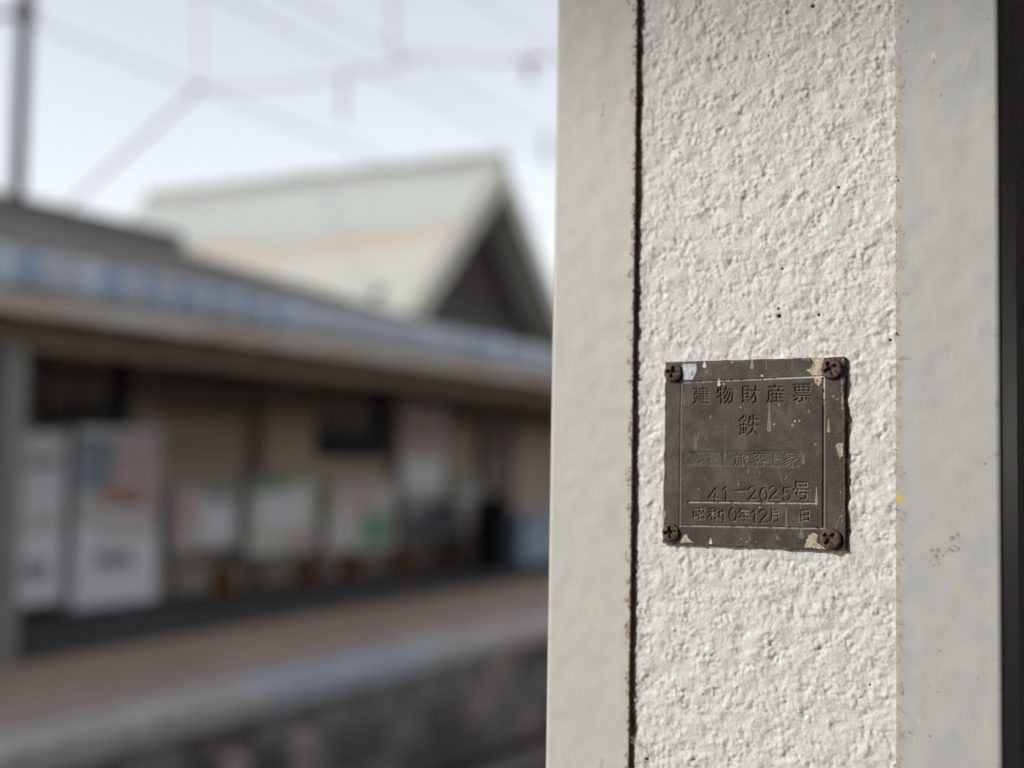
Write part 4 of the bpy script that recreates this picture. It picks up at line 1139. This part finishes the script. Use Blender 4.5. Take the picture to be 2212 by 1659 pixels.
pline([(376, 640), (352, 735)], 0.00022, (0.20, 0.18, 0.14), 0.7); pline([(975, 925), (1000, 1040)], 0.00012, (0.25, 0.23, 0.19), 0.6); pline([(460, 535), (455, 550)], 0.00035, (0.25, 0.23, 0.2), 0.7)
pline([(1445, 1290), (1405, 1400)], 0.00012, (0.26, 0.24, 0.2), 0.6); pline([(1482, 1060), (1440, 1180)], 0.0001, (0.24, 0.22, 0.18), 0.4)
pline([(876, 100), (880, 140), (886, 180)], 0.00016, (0.27, 0.22, 0.15), 0.6); pline([(1076, 120), (1078, 180)], 0.00016, (0.27, 0.24, 0.18), 0.5)
for x, y, r, q in ((622, 130, .0003, WH), (938, 98, .0002, WH), (560, 293, .00035, WH), (1100, 576, .0004, WH), (1082, 606, .0006, (0.3, 0.28, 0.25)), (1132, 572, .0005, (0.27, 0.25, 0.22)), (940, 598, .0003, WH),
                   (1205, 500, .0004, (0.27, 0.25, 0.21)), (1392, 388, .0007, (0.22, 0.2, 0.17)), (1422, 410, .0006, (0.2, 0.18, 0.16)), (978, 450, .0006, (0.22, 0.2, 0.17)), (686, 470, .0003, (0.4, 0.37, 0.3)),
                   (832, 1232, .0003, WH), (688, 1468, .0003, (0.35, 0.33, 0.3)), (735, 1492, .0004, (0.35, 0.33, 0.3)), (1446, 1114, .0003, (0.4, 0.38, 0.34)), (368, 1090, .0004, (0.27, 0.25, 0.22)), (1120, 440, .0002, WH)):
    A = pl(x, y); pmix(0.9 * sst(-np.hypot(U - A[0], V - A[1]), -r * 1.2, -r * 0.6), q)
# paint caught in the frame line at its top right corner, and along the right edge
tx = np.clip((U - pl(640, 250)[0]) / (pl(1318, 250)[0] - pl(640, 250)[0]), 0, 1)
pmix(sst(-dist_poly([fr[0], fr[1]]), -0.00050, -0.0002) * (0.40 + 0.6 * tx) * sst(w3 * 0.5 + w2 * 0.35 + 1.6 * tx, -0.5, 0.5), (0.60, 0.53, 0.40))
ty = np.clip((V - pl(1318, 480)[1]) / (pl(1318, 400)[1] - pl(1318, 480)[1]), 0, 1)
pmix(sst(-dist_poly([fr[1], (1316, 480)]), -0.00055, -0.00025) * ty * sst(w2 + w3, -1.4, -0.4), (0.64, 0.57, 0.43))
pmix(0.75 * sst(-dist_poly([(1462, 104), (1456, 250), (1458, 480)]), -0.00045, -0.0002) * sst(w3 + 0.5 * w2, -0.9, 0.2), (0.40, 0.36, 0.30))
pmix(0.6 * sst(-dist_poly([fr[2], fr[3]]), -0.00046, -0.0002) * sst(w3, -1.2, 0.2), (0.40, 0.36, 0.30))
pmix(0.7 * sst(-dist_poly([(290, 1190), (1250, 1199)]), -0.00044, -0.0002) * sst(w3, -1.6, -0.2), (0.44, 0.39, 0.33))
pmix(0.6 * sst(-dist_poly([fr[3], fr[0]]), -0.0004, -0.0002), (0.27, 0.25, 0.22))
pmix(0.6 * sst(-dist_poly([(fr[1][0] + 8, fr[1][1]), (fr[2][0] + 8, fr[2][1])]), -0.0003, -0.0001), (0.30, 0.265, 0.22))  # lit right rim of the frame groove put into the colour
for ch_box in ((1086, 1036, 1212, 1172), (326, 1236, 412, 1324), (440, 1234, 530, 1326), (666, 1238, 756, 1336), (906, 1244, 974, 1342), (1146, 1250, 1210, 1342)):
    a = pl(ch_box[0], ch_box[1]); b = pl(ch_box[2], ch_box[3])
    inb = sst(np.minimum.reduce([U - a[0], b[0] - U, a[1] - V, V - b[1]]), -0.0005, 0.0)
    pmix(0.55 * inb * sst(soft, 0.25, 0.7) * sst(w3 + w2, -1.0, 0.6), (0.33, 0.305, 0.26))
# --- mesh: front sheet with a skirt to the back
plate = empty('metal_plate', (PX, PC[0], PC[1]))
tag(plate, 'weathered dark brown engraved metal plate screwed to the white roughcast pillar', 'plate')
Pl = np.stack([-H, -U, V], -1)
Cl = pc
TH = 0.0016
def ringpad(A, back):
    B = np.pad(A, ((2, 2), (2, 2), (0, 0)), mode='edge')
    return B
Pp = ringpad(Pl, 0); Cp = ringpad(Cl, 0)
ix = np.zeros(Pp.shape[:2], int)
ix[1:-1, 1:-1] = 0
border1 = np.ones(Pp.shape[:2], bool); border1[2:-2, 2:-2] = False
border0 = np.ones(Pp.shape[:2], bool); border0[1:-1, 1:-1] = False
Pp[border1, 0] += 0.0004
sgu = np.sign(np.arange(Pp.shape[1]) - Pp.shape[1] / 2)[None, :]; sgv = np.sign(np.arange(Pp.shape[0]) - Pp.shape[0] / 2)[:, None]
Pp[border1, 1] -= (0.00012 * np.broadcast_to(sgu, border1.shape) * ((np.arange(Pp.shape[1]) < 2) | (np.arange(Pp.shape[1]) >= Pp.shape[1] - 2))[None, :])[border1]
Pp[border1, 2] += (0.00012 * np.broadcast_to(sgv, border1.shape) * ((np.arange(Pp.shape[0]) < 2) | (np.arange(Pp.shape[0]) >= Pp.shape[0] - 2))[:, None])[border1]
Pp[border0, 0] += TH - 0.0004
Cp[border0] = Cp[border0] * 0.9
link('plate_sheet', grid_mesh('plate_sheet', Pp, Cp, flip=True), M['plate'], plate)

# --- screws: domed heads with a cross recess
def screw(x, y, rz, rot, tilt):
    R_ = 1.06 * rz / S1 * 0.54861 / 5.55e3
    q = pl(x, y)
    nr, na = 30, 96
    rr = np.concatenate([np.linspace(0, 0.9, nr - 6), [0.93, 0.96, 0.985, 1.0, 1.0, 0.97]])
    hh = np.concatenate([0.45 + 0.55 * np.sqrt(1 - (np.linspace(0, 0.9, nr - 6) * 0.92) ** 2), [0.60, 0.53, 0.44, 0.32, 0.12, 0.0]])
    an = np.linspace(0, 2 * math.pi, na + 1)
    Rg, Ag = np.meshgrid(rr, an, indexing='ij'); Hg = np.repeat(hh[:, None], na + 1, 1)
    X_ = Rg * np.cos(Ag + rot); Y_ = Rg * np.sin(Ag + rot)
    xr, yr = Rg * np.cos(Ag), Rg * np.sin(Ag)
    wd = 0.15
    arm = np.maximum(sst(wd + 0.03 - np.abs(xr), -0.03, 0.05) * sst(0.68 - np.abs(yr), -0.04, 0.10), sst(wd + 0.03 - np.abs(yr), -0.03, 0.05) * sst(0.68 - np.abs(xr), -0.04, 0.10))
    core = sst(0.30 - Rg, -0.03, 0.10)
    Hg = Hg - 0.85 * np.maximum(arm * (1 - 0.45 * np.clip(Rg / 0.68, 0, 1)), core)
    g_ = np.random.default_rng(int(x * 7 + y))
    nse = g_.standard_normal(Hg.shape) * 0.012; nse[:, -1] = nse[:, 0]; nse[0, :] = nse[0, 0]
    ir = 1 + 0.02 * np.sin(Ag * 3 + x) + 0.012 * np.sin(Ag * 7 + y)
    P_ = np.stack([-(Hg + nse) * 0.00215, -X_ * R_ * ir, Y_ * R_ * ir], -1)
    me = grid_mesh('screw', P_)
    o = link('screw', me, M['screw'], plate, True)
    o.location = (0.00012, -q[0], q[1])
    o.rotation_euler = (0, tilt[0], tilt[1])
    return o
screw(178, 208, 71, rad(78), (0.05, 0.06)); screw(1380, 177, 77, rad(28), (-0.03, -0.07)); screw(160, 1420, 69, rad(8), (0.03, 0.05)); screw(1373, 1468, 77, rad(52), (-0.04, -0.05))
